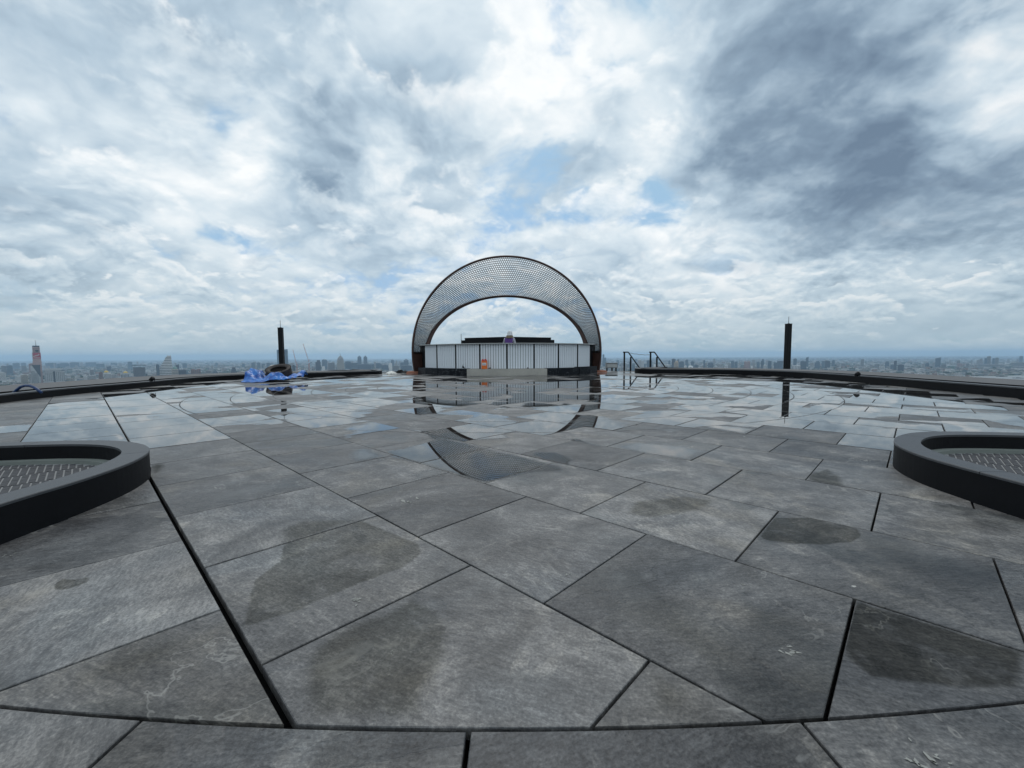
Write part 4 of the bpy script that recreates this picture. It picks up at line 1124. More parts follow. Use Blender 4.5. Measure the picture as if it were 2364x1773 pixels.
# low city fabric: nobody could count it
rc = np.random.RandomState(8)
V, Fc, Cc = [], [], []
PAL = [(.50, .50, .48), (.34, .33, .32), (.22, .21, .2), (.30, .20, .16), (.62, .62, .6), (.16, .2, .22), (.26, .24, .2), (.045, .075, .04), (.06, .09, .045), (.14, .17, .13)]
def addbox(x, y, w, d, h, a, c):
    b = len(V); ca, sa = math.cos(a), math.sin(a)
    for zz in (ZG-2, ZG+h):
        for dx, dy in ((-1, -1), (1, -1), (1, 1), (-1, 1)):
            V.append((x+(dx*w*ca-dy*d*sa)/2, y+(dx*w*sa+dy*d*ca)/2, zz))
    Fc.extend([(b, b+1, b+5, b+4), (b+1, b+2, b+6, b+5), (b+2, b+3, b+7, b+6), (b+3, b, b+4, b+7), (b+4, b+5, b+6, b+7)]); Cc.extend([c]*5)
rivp = [(x, y) for x, y in riv]
cnt = 0
for i in range(60000):
    px = rc.uniform(-80, 2444); u = rc.random()
    py = eye(px)+8.+80*u**1.5
    x, y = cg(px, py)
    if y > 26000 or y < 1500: continue
    if px > 2150 and py > 862 and pin(rivp, x, y) > -60: continue
    s = 9+y/450.; t = rc.random()
    clus = mnoise.noise(Vector((x/900., y/900., 0)))
    if clus < -.25 and t < .75: c = PAL[7+rc.randint(2)]; h = rc.uniform(5, 14)
    else: c = PAL[rc.choice(10, p=[.13, .17, .15, .10, .13, .08, .08, .06, .05, .05])]; h = rc.uniform(6, 17)*(1.+(1.6 if t > .93 else 0))
    k = .6+.3*rc.random()
    addbox(x, y, s*rc.uniform(.8, 2.6), s*rc.uniform(.8, 1.8), h, rc.uniform(-.5, .5), tuple(v*k for v in c))
    cnt += 1
me = bpy.data.meshes.new('low_city'); me.from_pydata(V, [], Fc); me.materials.append(CITY)
at_ = me.attributes.new('col', 'FLOAT_COLOR', 'FACE'); at_.data.foreach_set('color', np.array([(*c, 1) for c in Cc], 'f').ravel()); me.update()
tag(link('low_city', me), 'low roofs and greenery of the city far below', 'city', kind='stuff')

# ---- individual buildings of the skyline
def flat(name, c): 
    m, n = mat(name); geo = n('ShaderNodeNewGeometry'); v = n.noise(n.vm('MULTIPLY', geo, (.05, .05, .16)), 1., 4, .6)
    bsdf(n, Base_Color=n.vscale(n.mix(0., c, c), n.m('MULTIPLY_ADD', v, .6, .7)), Roughness=.6); return m
BC = {'grey': flat('grey_facade', (.24, .24, .24)), 'dark': flat('dark_glass_facade', (.05, .06, .075)), 'blue': flat('blue_glass_facade', (.09, .13, .17)), 'white': flat('white_facade', (.62, .62, .6)),
      'beige': flat('beige_facade', (.42, .37, .30)), 'brown': flat('brown_facade', (.22, .12, .085)), 'pink': flat('pink_facade', (.40, .27, .25)), 'pale': flat('pale_facade', (.42, .43, .43)), 'gold': flat('gold_dome', (.62, .42, .06)),
      'red': flat('red_banner', (.36, .02, .05)), 'win': flat('dark_windows', (.035, .04, .05)), 'sand': flat('sand_facade', (.5, .38, .25)), 'green': flat('green_roof', (.14, .24, .19)), 'crane': flat('crane_steel', (.45, .16, .10))}
SECT = [(-50, 82, 'left edge', 'red-banner tower'), (82, 380, 'red-banner tower', 'white stepped tower'), (380, 647, 'white stepped tower', 'left black column'), (647, 960, 'left black column', 'arch'), (960, 1500, 'arch', 'handrails'), (1500, 1820, 'handrails', 'right black column'), (1820, 2500, 'right black column', 'right edge')]
ADJ = {'grey': 'grey', 'dark': 'dark glass', 'blue': 'blue glass', 'white': 'white', 'beige': 'beige', 'brown': 'brown', 'pink': 'pinkish', 'pale': 'pale grey', 'sand': 'sandy', 'green': 'green'}
ORD = ['first', 'second', 'third', 'fourth', 'fifth', 'sixth', 'seventh', 'eighth', 'ninth', 'tenth', 'eleventh', 'twelfth', 'thirteenth', 'fourteenth', 'fifteenth', 'sixteenth', 'seventeenth', 'eighteenth', 'nineteenth', 'twentieth', 'twenty-first', 'twenty-second', 'twenty-third', 'twenty-fourth', 'twenty-fifth', 'twenty-sixth', 'twenty-seventh', 'twenty-eighth', 'twenty-ninth', 'thirtieth', 'thirty-first', 'thirty-second']
while len(ORD) < 60: ORD.append({3: 'thirty', 4: 'forty', 5: 'fifty', 6: 'sixty'}[(len(ORD)+1)//10]+'-'+(['', 'first', 'second', 'third', 'fourth', 'fifth', 'sixth', 'seventh', 'eighth', 'ninth'][(len(ORD)+1) % 10] or 'one'))
def frame(x0, x1, ytop, ybase):
    xc = (x0+x1)/2; Y = -ZG*F/(ybase-eye(xc)); Y *= 1.0
    c = at(xc, ytop, Y); a, b = at(x0, ytop, Y), at(x1, ytop, Y)
    wd_ = (b-a).length*math.cos(math.atan2(c.x, c.y)) if True else 0
    return c.x, Y, wd_, c.z-ZG, -math.atan2(c.x, c.y)
def bld(name, x0, x1, ytop, ybase, col, style='slab', label=None, cat='building', group='towers of the skyline'):
    x, Y, w, h, rz = frame(x0, x1, ytop, ybase)
    q = random.Random(int(x0*13+ytop*7)); d = w*q.uniform(.7, 1.0); M = BC[col]
    small = (x1-x0) < 7.5 and style in ('slab',)
    if small:
        m = MB(); m.box((0, 0, h/2), (w, d, h)); m.box((w*.1, 0, h+h*.012), (w*.55, d*.5, h*.03))
        o = m.build(name, M, None, loc=(x, Y, ZG)); o.rotation_euler.z = rz; return tag(o, label, cat, group)
    e = empty(name, (x, Y, ZG), rz, label, cat, group)
    def part(nm, mt, *boxes):
        mm = MB()
        for c, s in boxes: mm.box(c, s)
        return mm.build(nm, mt, e)
    fl = max(6, min(16, int((ybase-ytop)/2.4)))
    if style in ('slab', 'ribs', 'podium'):
        part('wall', M, ((0, 0, h/2), (w, d, h)))
        part('roof_plant', M, ((w*q.uniform(-.15, .15), 0, h*1.015), (w*.5, d*.5, h*.03+2)))
        if style == 'ribs':
            for i in range(6): part('window_strip', BC['win'], ((-w*.42+w*.84*i/5, -d*.5, h*.52), (w*.075, 1.2, h*.9)))
        else:
            for i in range(fl):
                if h*(i+.5)/fl > h*.25: part('window_band', BC['win'], ((0, -d*.5, h*(i+.55)/fl), (w*.9, 1.2, h/fl*.38)))
    elif style == 'step':
        part('wall', M, ((0, 0, h*.42), (w, d, h*.84))); part('upper_wall', M, ((w*.08, 0, h*.92), (w*.62, d*.7, h*.16)))
        for i in range(fl): part('window_band', BC['win'], ((0, -d*.5, h*.84*(i+.55)/fl), (w*.88, 1.2, h*.84/fl*.38)))
    elif style == 'notch':
        part('wall', M, ((0, 0, h*.46), (w, d, h*.92))); part('left_tower', M, ((-w*.29, 0, h*.96), (w*.4, d, h*.08))); part('right_tower', M, ((w*.31, 0, h*.96), (w*.36, d, h*.08)))
        for i in range(5): part('window_strip', BC['win'], ((-w*.4+w*.8*i/4, -d*.5, h*.5), (w*.06, 1.2, h*.85)))
    elif style == 'point':
        mm = MB(); mm.box((0, 0, h*.42), (w, d, h*.84)); mm.build('wall', M, e)
        mm = MB(); z0 = h*.84; mm.add([(-w/2, -d/2, z0), (w/2, -d/2, z0), (w/2, d/2, z0), (-w/2, d/2, z0), (0, 0, h)], [(0, 1, 4), (1, 2, 4), (2, 3, 4), (3, 0, 4)]); mm.build('roof', M, e)
        for i in range(fl): part('window_band', BC['win'], ((0, -d*.5, h*.84*(i+.55)/fl), (w*.88, 1.2, h*.84/fl*.38)))
    elif style == 'round':
        mm = MB(); pr = [(1, 0), (1, h*.86), (.93, h*.91), (.75, h*.955), (.45, h*.985), (0, h)]; mm.lathe([(r*w/2, z) for r, z in pr], 18); mm.build('wall', M, e, True)
        for i in range(fl):
            mm = MB(); z = h*.86*(i+.5)/fl; mm.lathe([(w*.505, z), (w*.505, z+h/fl*.35)], 18); mm.build('window_band', BC['win'], e)
    elif style == 'slant':
        mm = MB(); mm.add([(-w/2, -d/2, 0), (w/2, -d/2, 0), (w/2, d/2, 0), (-w/2, d/2, 0), (-w/2, -d/2, h*.9), (w/2, -d/2, h), (w/2, d/2, h), (-w/2, d/2, h*.9)], [(0, 1, 5, 4), (1, 2, 6, 5), (2, 3, 7, 6), (3, 0, 4, 7), (4, 5, 6, 7)]); mm.build('wall', M, e)
        for i in range(fl): part('window_band', BC['win'], ((0, -d*.5, h*.88*(i+.55)/fl), (w*.86, 1.2, h*.88/fl*.4)))
    return e
B = [  # x0, x1, top, base, colour, form  (photo pixels; distance from the base line on the city ground)
 (2, 15, 845, 866, 'grey', 'slab'), (15, 29, 844, 866, 'blue', 'slab'), (29, 45, 838.6, 852, 'blue', 'slab'), (49, 61, 845, 862, 'grey', 'slab'), (48, 60, 838, 848, 'blue', 'slab'), (0, 13, 860, 886, 'white', 'slab'), (47, 65, 866, 892, 'beige', 'slab'), (66, 81, 861, 892, 'white', 'ribs'), (66, 78, 839.7, 876, 'pink', 'slab'),
 (104, 130, 838, 851, 'blue', 'slab'), (131, 160, 837.6, 850, 'blue', 'step'), (161, 183, 836.7, 850, 'blue', 'slab'), (184, 191, 836.7, 848, 'grey', 'slab'), (197, 222, 836.7, 847, 'blue', 'slab'), (222, 241, 839.7, 850, 'blue', 'slab'), (255, 270, 837.6, 845, 'blue', 'slab'), (246, 256, 845, 858, 'dark', 'slant'), (207, 217, 854.6, 876, 'grey', 'slab'), (201, 222, 866.8, 886, 'pale', 'slab'), (228, 237, 860, 883, 'brown', 'slab'), (294.6, 305.4, 835.6, 852, 'blue', 'slab'), (288, 313, 870, 887, 'dark', 'podium'), (337, 352, 869, 884, 'grey', 'podium'), (360, 367.5, 841.8, 877, 'blue', 'slab'), (256, 270, 864, 884, 'pale', 'slab'),
 (405, 413, 840.7, 868, 'dark', 'slant'), (413, 430, 854, 876, 'dark', 'ribs'), (430, 434, 858, 876, 'blue', 'slab'), (440.5, 463, 852, 874, 'brown', 'notch'), (420.7, 431.4, 839, 850, 'blue', 'slab'), (436, 440, 840.7, 850, 'blue', 'slab'), (474, 487, 856, 874, 'grey', 'slab'), (476, 481, 842, 852, 'grey', 'slab'), (486, 492, 844, 858, 'grey', 'slab'), (497, 503, 838, 848, 'blue', 'slab'), (549, 568, 858.5, 868, 'beige', 'podium'), (558, 565, 840, 852, 'blue', 'slab'), (580, 588.5, 837.5, 853, 'blue', 'slab'), (593, 601, 837.5, 853, 'blue', 'slab'), (604, 612, 840, 852, 'blue', 'slab'), (615, 624, 838, 854, 'blue', 'slab'), (624, 631, 839, 852, 'blue', 'slab'),
 (665, 680, 838.6, 860, 'pale', 'slab'), (674, 682, 844, 864, 'dark', 'slab'), (728, 740, 831.5, 860, 'dark', 'step'), (743, 755, 829, 852, 'blue', 'round'), (757, 773, 838, 858, 'grey', 'slab'), (796, 810, 834.5, 854, 'blue', 'slab'), (810, 828, 838, 854, 'blue', 'slab'), (825, 834, 820, 849, 'blue', 'point'), (839, 847.6, 820.5, 849, 'blue', 'point'), (824, 857, 841, 857, 'blue', 'podium'), (857, 881, 838, 852, 'blue', 'step'), (880, 896, 843, 856, 'blue', 'slab'), (897.7, 905, 838.8, 862, 'white', 'slab'), (902, 910, 830, 849, 'blue', 'round'), (906, 921, 845, 860, 'grey', 'slab'), (924, 932, 836, 852, 'blue', 'slant'), (932, 943, 828, 852, 'blue', 'point'), (926, 951, 844, 858, 'blue', 'podium'), (743, 750, 846, 860, 'white', 'slab'),
 (1391, 1395.2, 818.8, 846, 'blue', 'slab'), (1395.2, 1399, 826, 846, 'blue', 'slab'), (1391, 1402, 837.5, 848, 'blue', 'step'), (1423, 1428.6, 832, 844, 'blue', 'slab'), (1433, 1438, 839, 852, 'grey', 'slab'), (1443, 1448, 841, 854, 'grey', 'slab'), (1452, 1456, 835, 850, 'blue', 'slab'), (1459, 1466, 841, 858, 'blue', 'slab'), (1472.7, 1480.6, 831, 856, 'white', 'ribs'), (1480.6, 1487, 834, 856, 'pale', 'slab'), (1487, 1491, 840, 852, 'blue', 'slab'), (1493, 1505.5, 832, 854, 'blue', 'ribs'), (1466, 1470, 829, 840, 'blue', 'slab'),
 (1509, 1514.5, 841.5, 858, 'white', 'slab'), (1520, 1530, 845, 858, 'pale', 'slab'), (1535, 1547, 842, 857, 'white', 'ribs'), (1543, 1548, 832.5, 850, 'blue', 'slab'), (1551, 1560, 829, 855, 'dark', 'slab'), (1556, 1566.5, 833, 857, 'sand', 'step'), (1563, 1568, 830, 854, 'blue', 'slab'), (1568, 1579, 835, 855, 'blue', 'slab'), (1582, 1589.2, 829.6, 848, 'blue', 'round'), (1595, 1602, 832, 852, 'blue', 'point'), (1602.6, 1611, 842, 855, 'blue', 'slab'), (1624, 1628, 832, 854, 'blue', 'slab'), (1628, 1632, 837.5, 854, 'grey', 'slab'), (1634, 1647, 835, 855, 'blue', 'round'), (1659, 1669, 841, 856, 'pale', 'slab'), (1672, 1680, 844, 858, 'white', 'slab'), (1681, 1688, 842, 856, 'grey', 'slab'), (1687.6, 1695, 833.5, 853, 'blue', 'slab'), (1696, 1703, 835, 854, 'blue', 'slab'), (1718, 1732, 834, 857, 'pink', 'notch'), (1738, 1743, 838.6, 856, 'grey', 'slab'), (1747, 1754, 836, 854, 'blue', 'slab'), (1757, 1764.4, 829, 854, 'blue', 'step'), (1762, 1770, 843, 860, 'white', 'ribs'), (1773, 1781, 833.5, 856, 'blue', 'slab'), (1786.5, 1794, 837.5, 857, 'blue', 'slab'), (1794, 1808, 834, 857, 'blue', 'slab'), (1733, 1738, 846, 858, 'white', 'slab'),
 (1831.6, 1839.6, 828.4, 850, 'blue', 'slab'), (1828, 1848, 844, 861, 'white', 'ribs'), (1848, 1862, 834, 859, 'blue', 'ribs'), (1860.5, 1867, 823.4, 850, 'blue', 'slant'), (1871, 1879, 838, 853, 'pale', 'slab'), (1881, 1893, 833.5, 852, 'blue', 'step'), (1897, 1904, 833.5, 851, 'blue', 'slab'), (1904.5, 1917, 833.5, 851, 'dark', 'slab'), (1920, 1927.6, 831, 847, 'blue', 'step'), (1932, 1939, 840, 849, 'grey', 'slab'), (1943, 1953, 838.6, 850, 'grey', 'step'), (1987, 1995, 829.7, 850, 'grey', 'slab'), (2019, 2027.6, 840.5, 852, 'grey', 'slab'), (2030, 2043, 846, 856, 'white', 'slab'), (2043, 2053, 834, 850, 'blue', 'step'), (2056, 2064, 842, 854, 'blue', 'slab'), (2064, 2070.7, 833, 857, 'dark', 'slab'), (2072.6, 2087, 842, 858, 'dark', 'slab'),
 (2129, 2136, 840, 852, 'grey', 'slab'), (2136, 2145.5, 837, 852, 'blue', 'step'), (2153, 2159, 837, 849, 'grey', 'slab'), (2159.6, 2172.4, 825, 850, 'blue', 'slant'), (2173, 2185, 840, 850, 'grey', 'step'), (2187, 2204, 845, 853, 'green', 'podium'), (2209, 2216.7, 832.7, 849, 'grey', 'slab'), (2210, 2222, 839, 850, 'pink', 'slab'), (2230, 2238, 839, 850, 'grey', 'slab'), (2255, 2262, 831, 847, 'grey', 'slab'), (2262, 2268.7, 828.5, 847, 'grey', 'slab'), (2273, 2279, 827, 847, 'blue', 'slab'), (2278.5, 2288, 823, 847, 'grey', 'slab'), (2291, 2297, 827.6, 847, 'blue', 'slab'), (2297.5, 2306, 826.3, 847, 'grey', 'slab'), (2255, 2321, 841, 848, 'grey', 'podium'), (2353.5, 2362, 822.5, 838, 'blue', 'slab'), (2334, 2370, 837, 848, 'grey', 'podium'),
]
FORM = {'slab': 'tower', 'ribs': 'striped tower', 'podium': 'low wide block', 'step': 'stepped tower', 'notch': 'twin-topped block', 'point': 'pointed tower', 'round': 'round-topped tower', 'slant': 'slant-topped tower'}
bysec = {}
for b in B:
    xc = (b[0]+b[1])/2
    si = next(i for i, s in enumerate(SECT) if s[0] <= xc < s[1]); bysec.setdefault(si, []).append(b)
for si, L in bysec.items():
    L.sort(key=lambda b: (b[0]+b[1])/2)
    for i, b in enumerate(L):
        lb = f"{ADJ[b[4]]} {FORM[b[5]]}, {ORD[i]} from left between {SECT[si][2]} and {SECT[si][3]}"
        nm = {'podium': 'office_block', 'notch': 'apartment_block'}.get(b[5], 'tower_block')
        bld(nm, *b[:6], label=lb)
# faint towers on the horizon to either side
qf = random.Random(21); FAR = []
for i in range(70):
    xx = qf.uniform(0, 2364)
    if 950 < xx < 1395: continue
    w_ = qf.uniform(3, 7); FAR.append((xx, xx+w_, eye(xx)+qf.uniform(9, 20), eye(xx)+qf.uniform(22, 30)))
mfar = MB()
for f_ in FAR:
    x, Y, w, h, rz = frame(*f_)
    Rz = Matrix.Rotation(rz, 3, 'Z'); mfar.box(Vector((x, Y, ZG+h/2)), (w, w*.8, h), M=Rz)
tag(mfar.build('far_towers', BC['grey']), 'faint hazy towers scattered along the horizon', 'city', kind='stuff')

# ---- landmark buildings
# red-banner tower
x, Y, w, h, rz = frame(72.5, 92.5, 798, 893)
e = empty('banner_tower', (x, Y, ZG), rz, 'tall pink-grey tower with red banner and roof antenna at far left', 'tower')
m = MB()
for z0, z1, ww in ((0, .62, 1.05), (.62, .83, 1.0), (.83, .965, .88)): m.box((0, 0, h*(z0+z1)/2), (w*ww, w*.9*ww, h*(z1-z0)))
wl = m.build('wall', BC['pink'], e)
m = MB(); m.box((0, 0, h*.982), (w*.84, w*.8, h*.035)); m.build('crown', BC['dark'], e)
m = MB(); m.box((w*.05, -w*.462, h*.755), (w*.86, 1.5, h*.14)); bn = m.build('banner', BC['red'], e)
m = MB()
sc_ = [(-.36, .735), (-.30, .75), (-.27, .738), (-.2, .752), (-.14, .742), (-.06, .758), (.0, .748), (.08, .765), (.14, .757), (.22, .775), (.34, .79)]
m.tube([(w*a, -w*.462-1.5, h*b) for a, b in sc_], w*.035, 6); m.tube([(w*(a-.02), -w*.462-1.5, h*(b+.012)) for a, b in sc_[3:]], w*.02, 6)
m.box((w*.05, -w*.462-1.5, h*.712), (w*.7, 1., h*.006)); m.box((w*.05, -w*.462-1.5, h*.699), (w*.74, 1., h*.005)); m.build('lettering', BC['white'], bn)
m = MB(); m.lathe([(w*.2, 0), (w*.2, 1.5), (0, 1.5)], 18, M=Matrix.Translation((w*.08, -w*.44, h*.875)) @ Matrix.Rotation(math.radians(90), 4, 'X')); m.build('round_window', BC['win'], e)
for i in range(4):
    m = MB(); m.box((0, -w*.415, h*(.838+.03*i)), (w*.74, 1.2, h*.010)); m.build('window_band', BC['win'], e)
hr = at(79, 784.7, Y).z-ZG
m = MB(); m.tube([(w*.02, 0, h), (w*.02, 0, (h+hr)/2), (-w*.02, 0, hr)], [w*.05, w*.035, w*.015], 6); m.build('antenna', BC['grey'], e)
# hotel with window grid
x, Y, w, h, rz = frame(102, 148.5, 850.5, 893)
e = empty('hotel_block', (x, Y, ZG), rz, 'broad grey hotel with window grid right of the red-banner tower', 'hotel')
d = w*.4
m = MB(); m.box((0, 0, h*.43), (w, d, h*.86)); m.box((-w*.06, d*.05, h*.91), (w*.82, d*.8, h*.10)); m.box((-w*.10, d*.05, h*.975), (w*.78, d*.7, h*.05)); m.build('wall', BC['pale'], e)
m = MB(); m.box((0, -d*.02, h*.868), (w*1.03, d*1.04, h*.02)); m.build('cornice', BC['dark'], e)
m = MB(); m.box((-w*.02, -d*.5, h*.42), (w*.09, 2.5, h*.84)); m.build('stair_strip', BC['win'], e)
for i in range(9):
    for j in range(11):
        if j == 5: continue
        m = MB(); m.box((-w*.46+w*.92*j/10, -d*.5, h*(.34+.055*i)), (w*.05, 2., h*.026)); m.build('window', BC['win'], e)
x, Y, w, h, rz = frame(81, 103, 842, 893)
e = empty('hotel_wing', (x, Y*.99, ZG), rz, 'grey hotel wing with dark diagonal edge beside the red-banner tower', 'hotel')
d = w*.7
m = MB(); m.box((0, 0, h*.48), (w, d, h*.96)); m.build('wall', BC['pale'], e)
m = MB(); m.box((w*.12, -d*.03, h*.975), (w*.85, d*1.05, h*.045)); m.build('parapet', BC['dark'], e)
m = MB(); m.add([(-w*.3, -d*.52, h*.95), (w*.5, -d*.52, h*.95), (w*.5, -d*.52, h*.45), (w*.38, -d*.52, h*.5)], [(0, 3, 2, 1)]); m.add([(-w*.3, -d*.5, h*.95), (w*.5, -d*.5, h*.95), (w*.5, -d*.5, h*.45), (w*.38, -d*.5, h*.5)], [(0, 1, 2, 3)]); m.build('diagonal_panel', BC['dark'], e)
for j in range(6):
    m = MB(); m.box((-w*.42+w*.62*j/5, -d*.5, h*.38), (w*.04, 2., h*.70 if j < 3 else h*.5)); m.build('window_strip', BC['win'], e)
# gold domed buildings
for (x0, x1, yt, yb2, dx0, dx1, dt, lb) in ((239, 256, 860.7, 886, 240, 251, 855, 'left of two gold-domed white buildings'), (278, 298, 862, 884, 284.5, 295, 853.7, 'right of two gold-domed grey buildings beside the dark box tower')):
    x, Y, w, h, rz = frame(x0, x1, yt, yb2); e = empty('domed_building', (x, Y, ZG), rz, lb, 'building', 'gold-domed buildings')
    m = MB(); m.box((0, 0, h/2), (w, w*.8, h)); m.build('wall', BC['white' if x0 < 250 else 'pale'], e)
    for j in range(6): 
        m = MB(); m.box((-w*.4+w*.8*j/5, -w*.4, h*.72), (w*.07, 1.5, h*.4)); m.build('window_strip', BC['win'], e)
    if x0 < 250:
        m = MB(); m.box((w*.1, -w*.41, h*.38), (w*.8, 2., h*.3)); m.build('blue_banner', BC['blue'], e)
    r_ = (dx1-dx0)/2*Y/F*.75; zc = h; cxl = ((dx0+dx1)/2-(x0+x1)/2)*Y/F*.75
    m = MB(); m.lathe([(r_*.9, zc-4), (r_*.9, zc+r_*.25)], 18, M=Matrix.Translation((cxl, 0, 0))); m.build('drum', BC['pale'], e)
    m = MB(); m.lathe([(r_, zc+r_*.25), (r_*.95, zc+r_*.6), (r_*.7, zc+r_), (r_*.35, zc+r_*1.2), (0, zc+r_*1.35)], 18, M=Matrix.Translation((cxl, 0, 0))); m.build('dome', BC['gold'], e, True)
# dark box tower with open roof
x, Y, w, h, rz = frame(304.8, 337, 844, 882)
e = empty('box_tower', (x, Y, ZG), rz, 'dark box tower with sloped open roof, left of the white stepped tower', 'tower')
d = w*.8; hl = h*.86
m = MB(); m.box((0, 0, hl/2), (w*.86, d, hl)); m.build('wall', BC['dark'], e)
m = MB(); m.add([(-w*.43, -d/2, hl), (w*.43, -d/2, hl), (w*.5, d/2, h), (-w*.5, d/2, h), (-w*.43, -d/2, hl+6), (w*.43, -d/2, hl+6), (w*.5, d/2, h+6), (-w*.5, d/2, h+6)], [(0, 1, 5, 4), (1, 2, 6, 5), (2, 3, 7, 6), (3, 0, 4, 7)]); m.build('roof_screen', BC['dark'], e)
m = MB(); m.box((0, 0, hl+2), (w*.7, d*.8, 5)); m.build('roof_deck', BC['pale'], e)
for j in range(12):
    m = MB(); m.box((-w*.39+w*.78*j/11, -d*.5, hl*.5), (w*.018, 1.6, hl)); m.build('fin', BC['grey'], e)
# white stepped tower
x, Y, w, h, rz = frame(366, 396.5, 820, 876)
e = empty('stepped_tower', (x, Y, ZG), rz, 'white stepped tower with sloping left side and banded floors', 'tower')
nf = 14
for i in range(nf):
    t0 = i/nf; z0, z1 = h*.93*t0, h*.93*(i+1)/nf
    lf = -w*.5 if t0 < .52 else -w*.5+w*.56*((t0-.52)/.48)**.8
    rt = w*.5 if t0 < .3 else w*.5-w*.06*(t0-.3)
    m = MB(); m.box(((lf+rt)/2, 0, z0+(z1-z0)*.3), (rt-lf, w*.62, (z1-z0)*.6)); m.build('floor_band', BC['white'], e)
    m = MB(); m.box(((lf+rt)/2+w*.015, 0, z0+(z1-z0)*.8), (rt-lf-w*.05, w*.56, (z1-z0)*.4)); m.build('window_band', BC['win'], e)
m = MB(); m.box((w*.28, 0, h*.955), (w*.30, w*.4, h*.05)); m.box((w*.17, 0, h*.985), (w*.05, w*.3, h*.05)); m.box((w*.40, 0, h*.985), (w*.05, w*.3, h*.05)); m.build('crown', BC['white'], e)
# beige block with green dome
x, Y, w, h, rz = frame(396, 411.6, 852, 876)
e = empty('domed_block', (x, Y, ZG), rz, 'beige block with small green dome right of the white stepped tower', 'building')
m = MB(); m.box((0, 0, h/2), (w, w*.7, h)); m.build('wall', BC['beige'], e)
m = MB(); m.lathe([(w*.36, h), (w*.33, h+w*.25), (w*.2, h+w*.42), (w*.05, h+w*.5), (w*.03, h+w*.7), (0, h+w*.72)], 16); m.build('dome', BC['green'], e, True)
for i in range(5): 
    m = MB(); m.box((0, -w*.35, h*(.3+.14*i)), (w*.85, 1.2, h*.05)); m.build('window_band', BC['win'], e)
# pyramid and terraced dark building
x, Y, w, h, rz = frame(489, 504, 853, 868)
e = empty('pyramid_hall', (x, Y, ZG), rz, 'dark pyramid-roofed hall with white edge above the left kerb', 'building')
m = MB(); z0 = h*.4; m.box((0, 0, z0/2), (w, w*.8, z0)); m.build('wall', BC['dark'], e)
m = MB(); m.add([(-w/2, -w*.4, z0), (w/2, -w*.4, z0), (w/2, w*.4, z0), (-w/2, w*.4, z0), (w*.1, 0, h)], [(0, 1, 4), (1, 2, 4), (2, 3, 4), (3, 0, 4)]); m.build('roof', BC['dark'], e)
m = MB(); m.tube([(w*.1, -w*.1, h), (w*.38, -w*.3, z0+(h-z0)*.5), (w*.5, -w*.42, z0)], w*.025, 5); m.build('white_edge', BC['white'], e)
x, Y, w, h, rz = frame(530, 548.5, 848, 869)
e = empty('terraced_block', (x, Y, ZG), rz, 'dark terraced block stepping up to a narrow top', 'building')
for i, ww in enumerate((1., .86, .72, .58, .42)):
    m = MB(); m.box((0, 0, h*(i+.5)/5), (w*ww, w*.8*ww, h/5)); m.build('tier', BC['dark'], e)
    m = MB(); m.box((0, -w*.4*ww, h*(i+.55)/5), (w*ww*.85, 1.2, h*.06)); m.build('window_band', BC['win'], e)
x, Y, w, h, rz = frame(474, 477, 848, 874)
m = MB(); m.box((0, 0, h*.42), (w, w, h*.84)); m.add([(-w/2, -w/2, h*.84), (w/2, -w/2, h*.84), (w/2, w/2, h*.84), (-w/2, w/2, h*.84), (0, 0, h)], [(0, 1, 4), (1, 2, 4), (2, 3, 4), (3, 0, 4)])
o = m.build('spire', BC['green'], None, loc=(x, Y, ZG)); o.rotation_euler.z = rz; tag(o, 'slim green spire left of the dark pyramid-roofed hall', 'spire')
# glass tower behind the left column
x, Y, w, h, rz = frame(638.8, 664, 806.4, 862)
e = empty('glass_tower', (x, Y, ZG), rz, 'tall blue glass tower partly hidden by the left black column', 'tower')
m = MB(); m.box((w*.28, 0, h/2), (w*.44, w*.6, h)); m.box((-w*.36, 0, h*.49), (w*.28, w*.55, h*.98)); m.box((0, w*.08, h*.48), (w*.4, w*.4, h*.96)); m.build('wall', BC['blue'], e)
for i in range(18):
    m = MB(); m.box((w*.28, -w*.3, h*(.25+.041*i)), (w*.42, 1.3, h*.012)); m.build('window_band', BC['win'], e)
m = MB(); m.box((w*.5, 0, h*.2), (w*.5, w*.5, h*.4)); m.build('podium', BC['grey'], e)
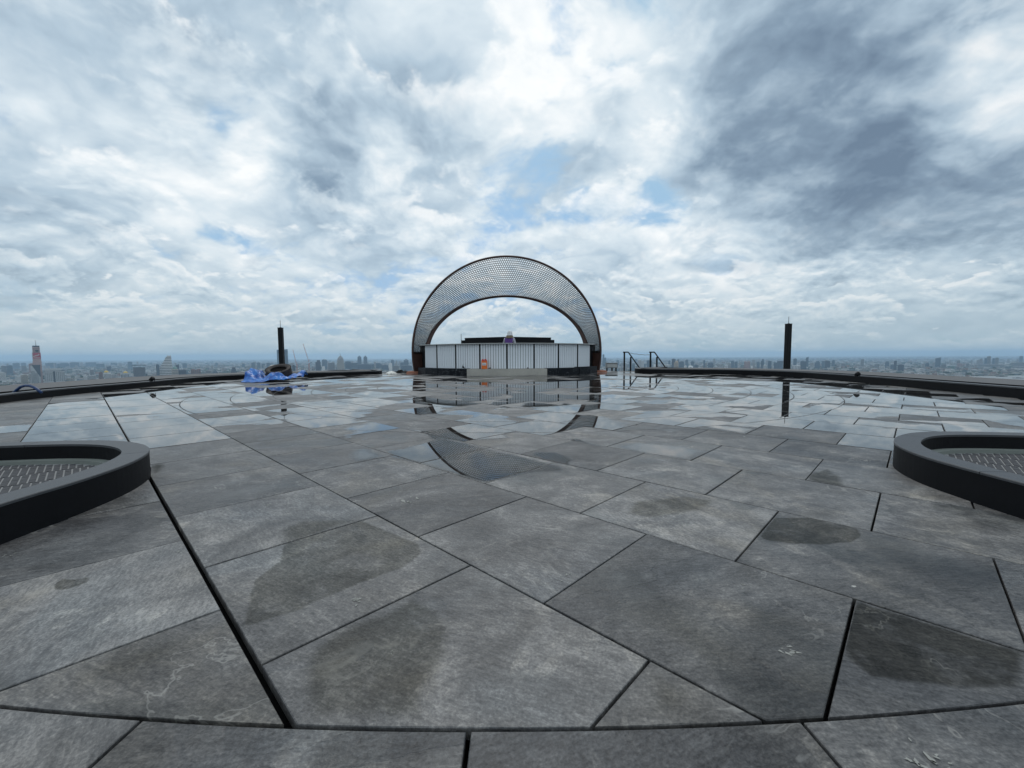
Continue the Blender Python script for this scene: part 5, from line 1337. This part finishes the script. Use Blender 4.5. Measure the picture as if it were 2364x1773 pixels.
# cranes
def crane(xb, ymt, ybase, jib0, jib1, cwt, label):
    Y = -ZG*F/(ybase-eye(xb)); b = at(xb, ybase, Y)
    e = empty('tower_crane', (b.x, Y, ZG), 0, label, 'crane', 'cranes left of the arch'); o_ = Vector(e.location)
    t = at(xb, ymt, Y)-o_; k = Y/F
    m = MB(); r = .8*k
    for sx, sy in ((-1, -1), (1, -1), (1, 1), (-1, 1)): m.tube([(sx*r, sy*r, 0), (sx*r, sy*r, t.z)], .28*k, 4)
    for i in range(14):
        z0, z1 = t.z*i/14, t.z*(i+1)/14; s = 1 if i % 2 else -1
        m.tube([(-r*s, -r, z0), (r*s, -r, z1)], .22*k, 4); m.tube([(-r*s, r, z0), (r*s, r, z1)], .22*k, 4)
    m.build('mast', BC['crane'], e)
    a, c = at(*jib0, Y)-o_, at(*jib1, Y)-o_
    m = MB(); dv = Vector((0, .6*k, 0)); m.tube([a, c], .42*k, 4); m.tube([a+dv, c+dv], .38*k, 4)
    for i in range(10): m.tube([a.lerp(c, i/10)+dv*(i % 2), a.lerp(c, (i+1)/10)+dv*((i+1) % 2)], .2*k, 4)
    m.build('jib', BC['crane'], e)
    q = at(*cwt, Y)-o_; m = MB(); m.box(q, (2.4*k, 2*k, 1.5*k)); m.tube([t, q], .4*k, 4); m.build('counterweight', BC['dark'], e)
    m = MB(); top = a+Vector((1.0*k, 0, 6*k)); m.tube([a, top], .3*k, 4); m.tube([top, c], .1*k, 3); m.tube([top, q], .14*k, 3); m.build('a_frame', BC['crane'], e)
    m = MB(); m.box((t.x, t.y, t.z+1*k), (2*k, 2*k, 2.2*k)); m.build('cab', BC['crane'], e)
crane(686, 843, 860, (684, 842), (676, 807), (689, 843.5), 'smaller luffing crane just right of the left black column')
crane(714, 840, 859, (713, 836), (699.5, 793.5), (718.5, 837), 'larger luffing crane with long raised jib left of the domed spire tower')
# spired dome tower
x, Y, w, h, rz = frame(777.5, 794.6, 832.5, 860)
e = empty('spired_tower', (x, Y, ZG), rz, 'tower with ribbed dome and thin spire left of the twin towers', 'tower')
hd_, hs = at(786, 820.5, Y).z-ZG, at(786, 814.8, Y).z-ZG
m = MB(); m.box((0, 0, h*.38), (w*1.02, w*.9, h*.76)); m.box((0, 0, h*.88), (w*.86, w*.8, h*.24)); m.build('wall', BC['grey'], e)
for j in range(7): 
    m = MB(); m.box((-w*.39+w*.78*j/6, -w*.42, h*.5), (w*.05, w*.1, h)); m.build('rib', BC['beige'], e)
m = MB(); dh = hd_-h; m.lathe([(w*.44, h), (w*.40, h+dh*.35), (w*.29, h+dh*.62), (w*.12, h+dh*.88), (w*.04, h+dh)], 12); m.build('dome', BC['grey'], e)
m = MB(); m.tube([(0, 0, hd_-2), (0, 0, hs)], [w*.035, w*.01], 6); m.build('spire', BC['grey'], e)
# white storage domes beyond the right kerb
for x0, x1, lb in ((1579.5, 1585, 'left white storage dome above the right kerb'), (1589, 1600, 'right white storage dome above the right kerb')):
    x, Y, w, h, rz = frame(x0, x1, 844, 858); e = empty('storage_dome', (x, Y, ZG), rz, lb, 'dome', 'white storage domes')
    m = MB(); m.lathe([(w/2, 0), (w/2, h-w*.42), (w*.47, h-w*.2), (w*.33, h-w*.05), (0, h)], 18); m.build('shell', BC['white'], e, True)
    m = MB(); m.box((0, -w*.5, h-w*.5), (w*.3, w*.06, w*.25)); m.build('door', BC['win'], e)

# ------------------------------------------------------------------ haze
m, n = mat('haze_air')
pv = n.n.new('ShaderNodeVolumePrincipled'); pv.inputs['Color'].default_value = (.54, .77, 1.0, 1); pv.inputs['Density'].default_value = 4.4e-5
try: pv.inputs['Density Attribute'].default_value = ''
except Exception: pass
pv.inputs['Anisotropy'].default_value = .45
out = n.n.new('ShaderNodeOutputMaterial'); n.t.links.new(pv.outputs[0], out.inputs['Volume'])
hb = MB(); hb.box((0, 18000, (ZG-3+200)/2), (91000, 49000, 200-(ZG-3)))
hzo = hb.build('haze', m); hzo['kind'] = 'stuff'; hzo['label'] = 'thin blue haze over the city'
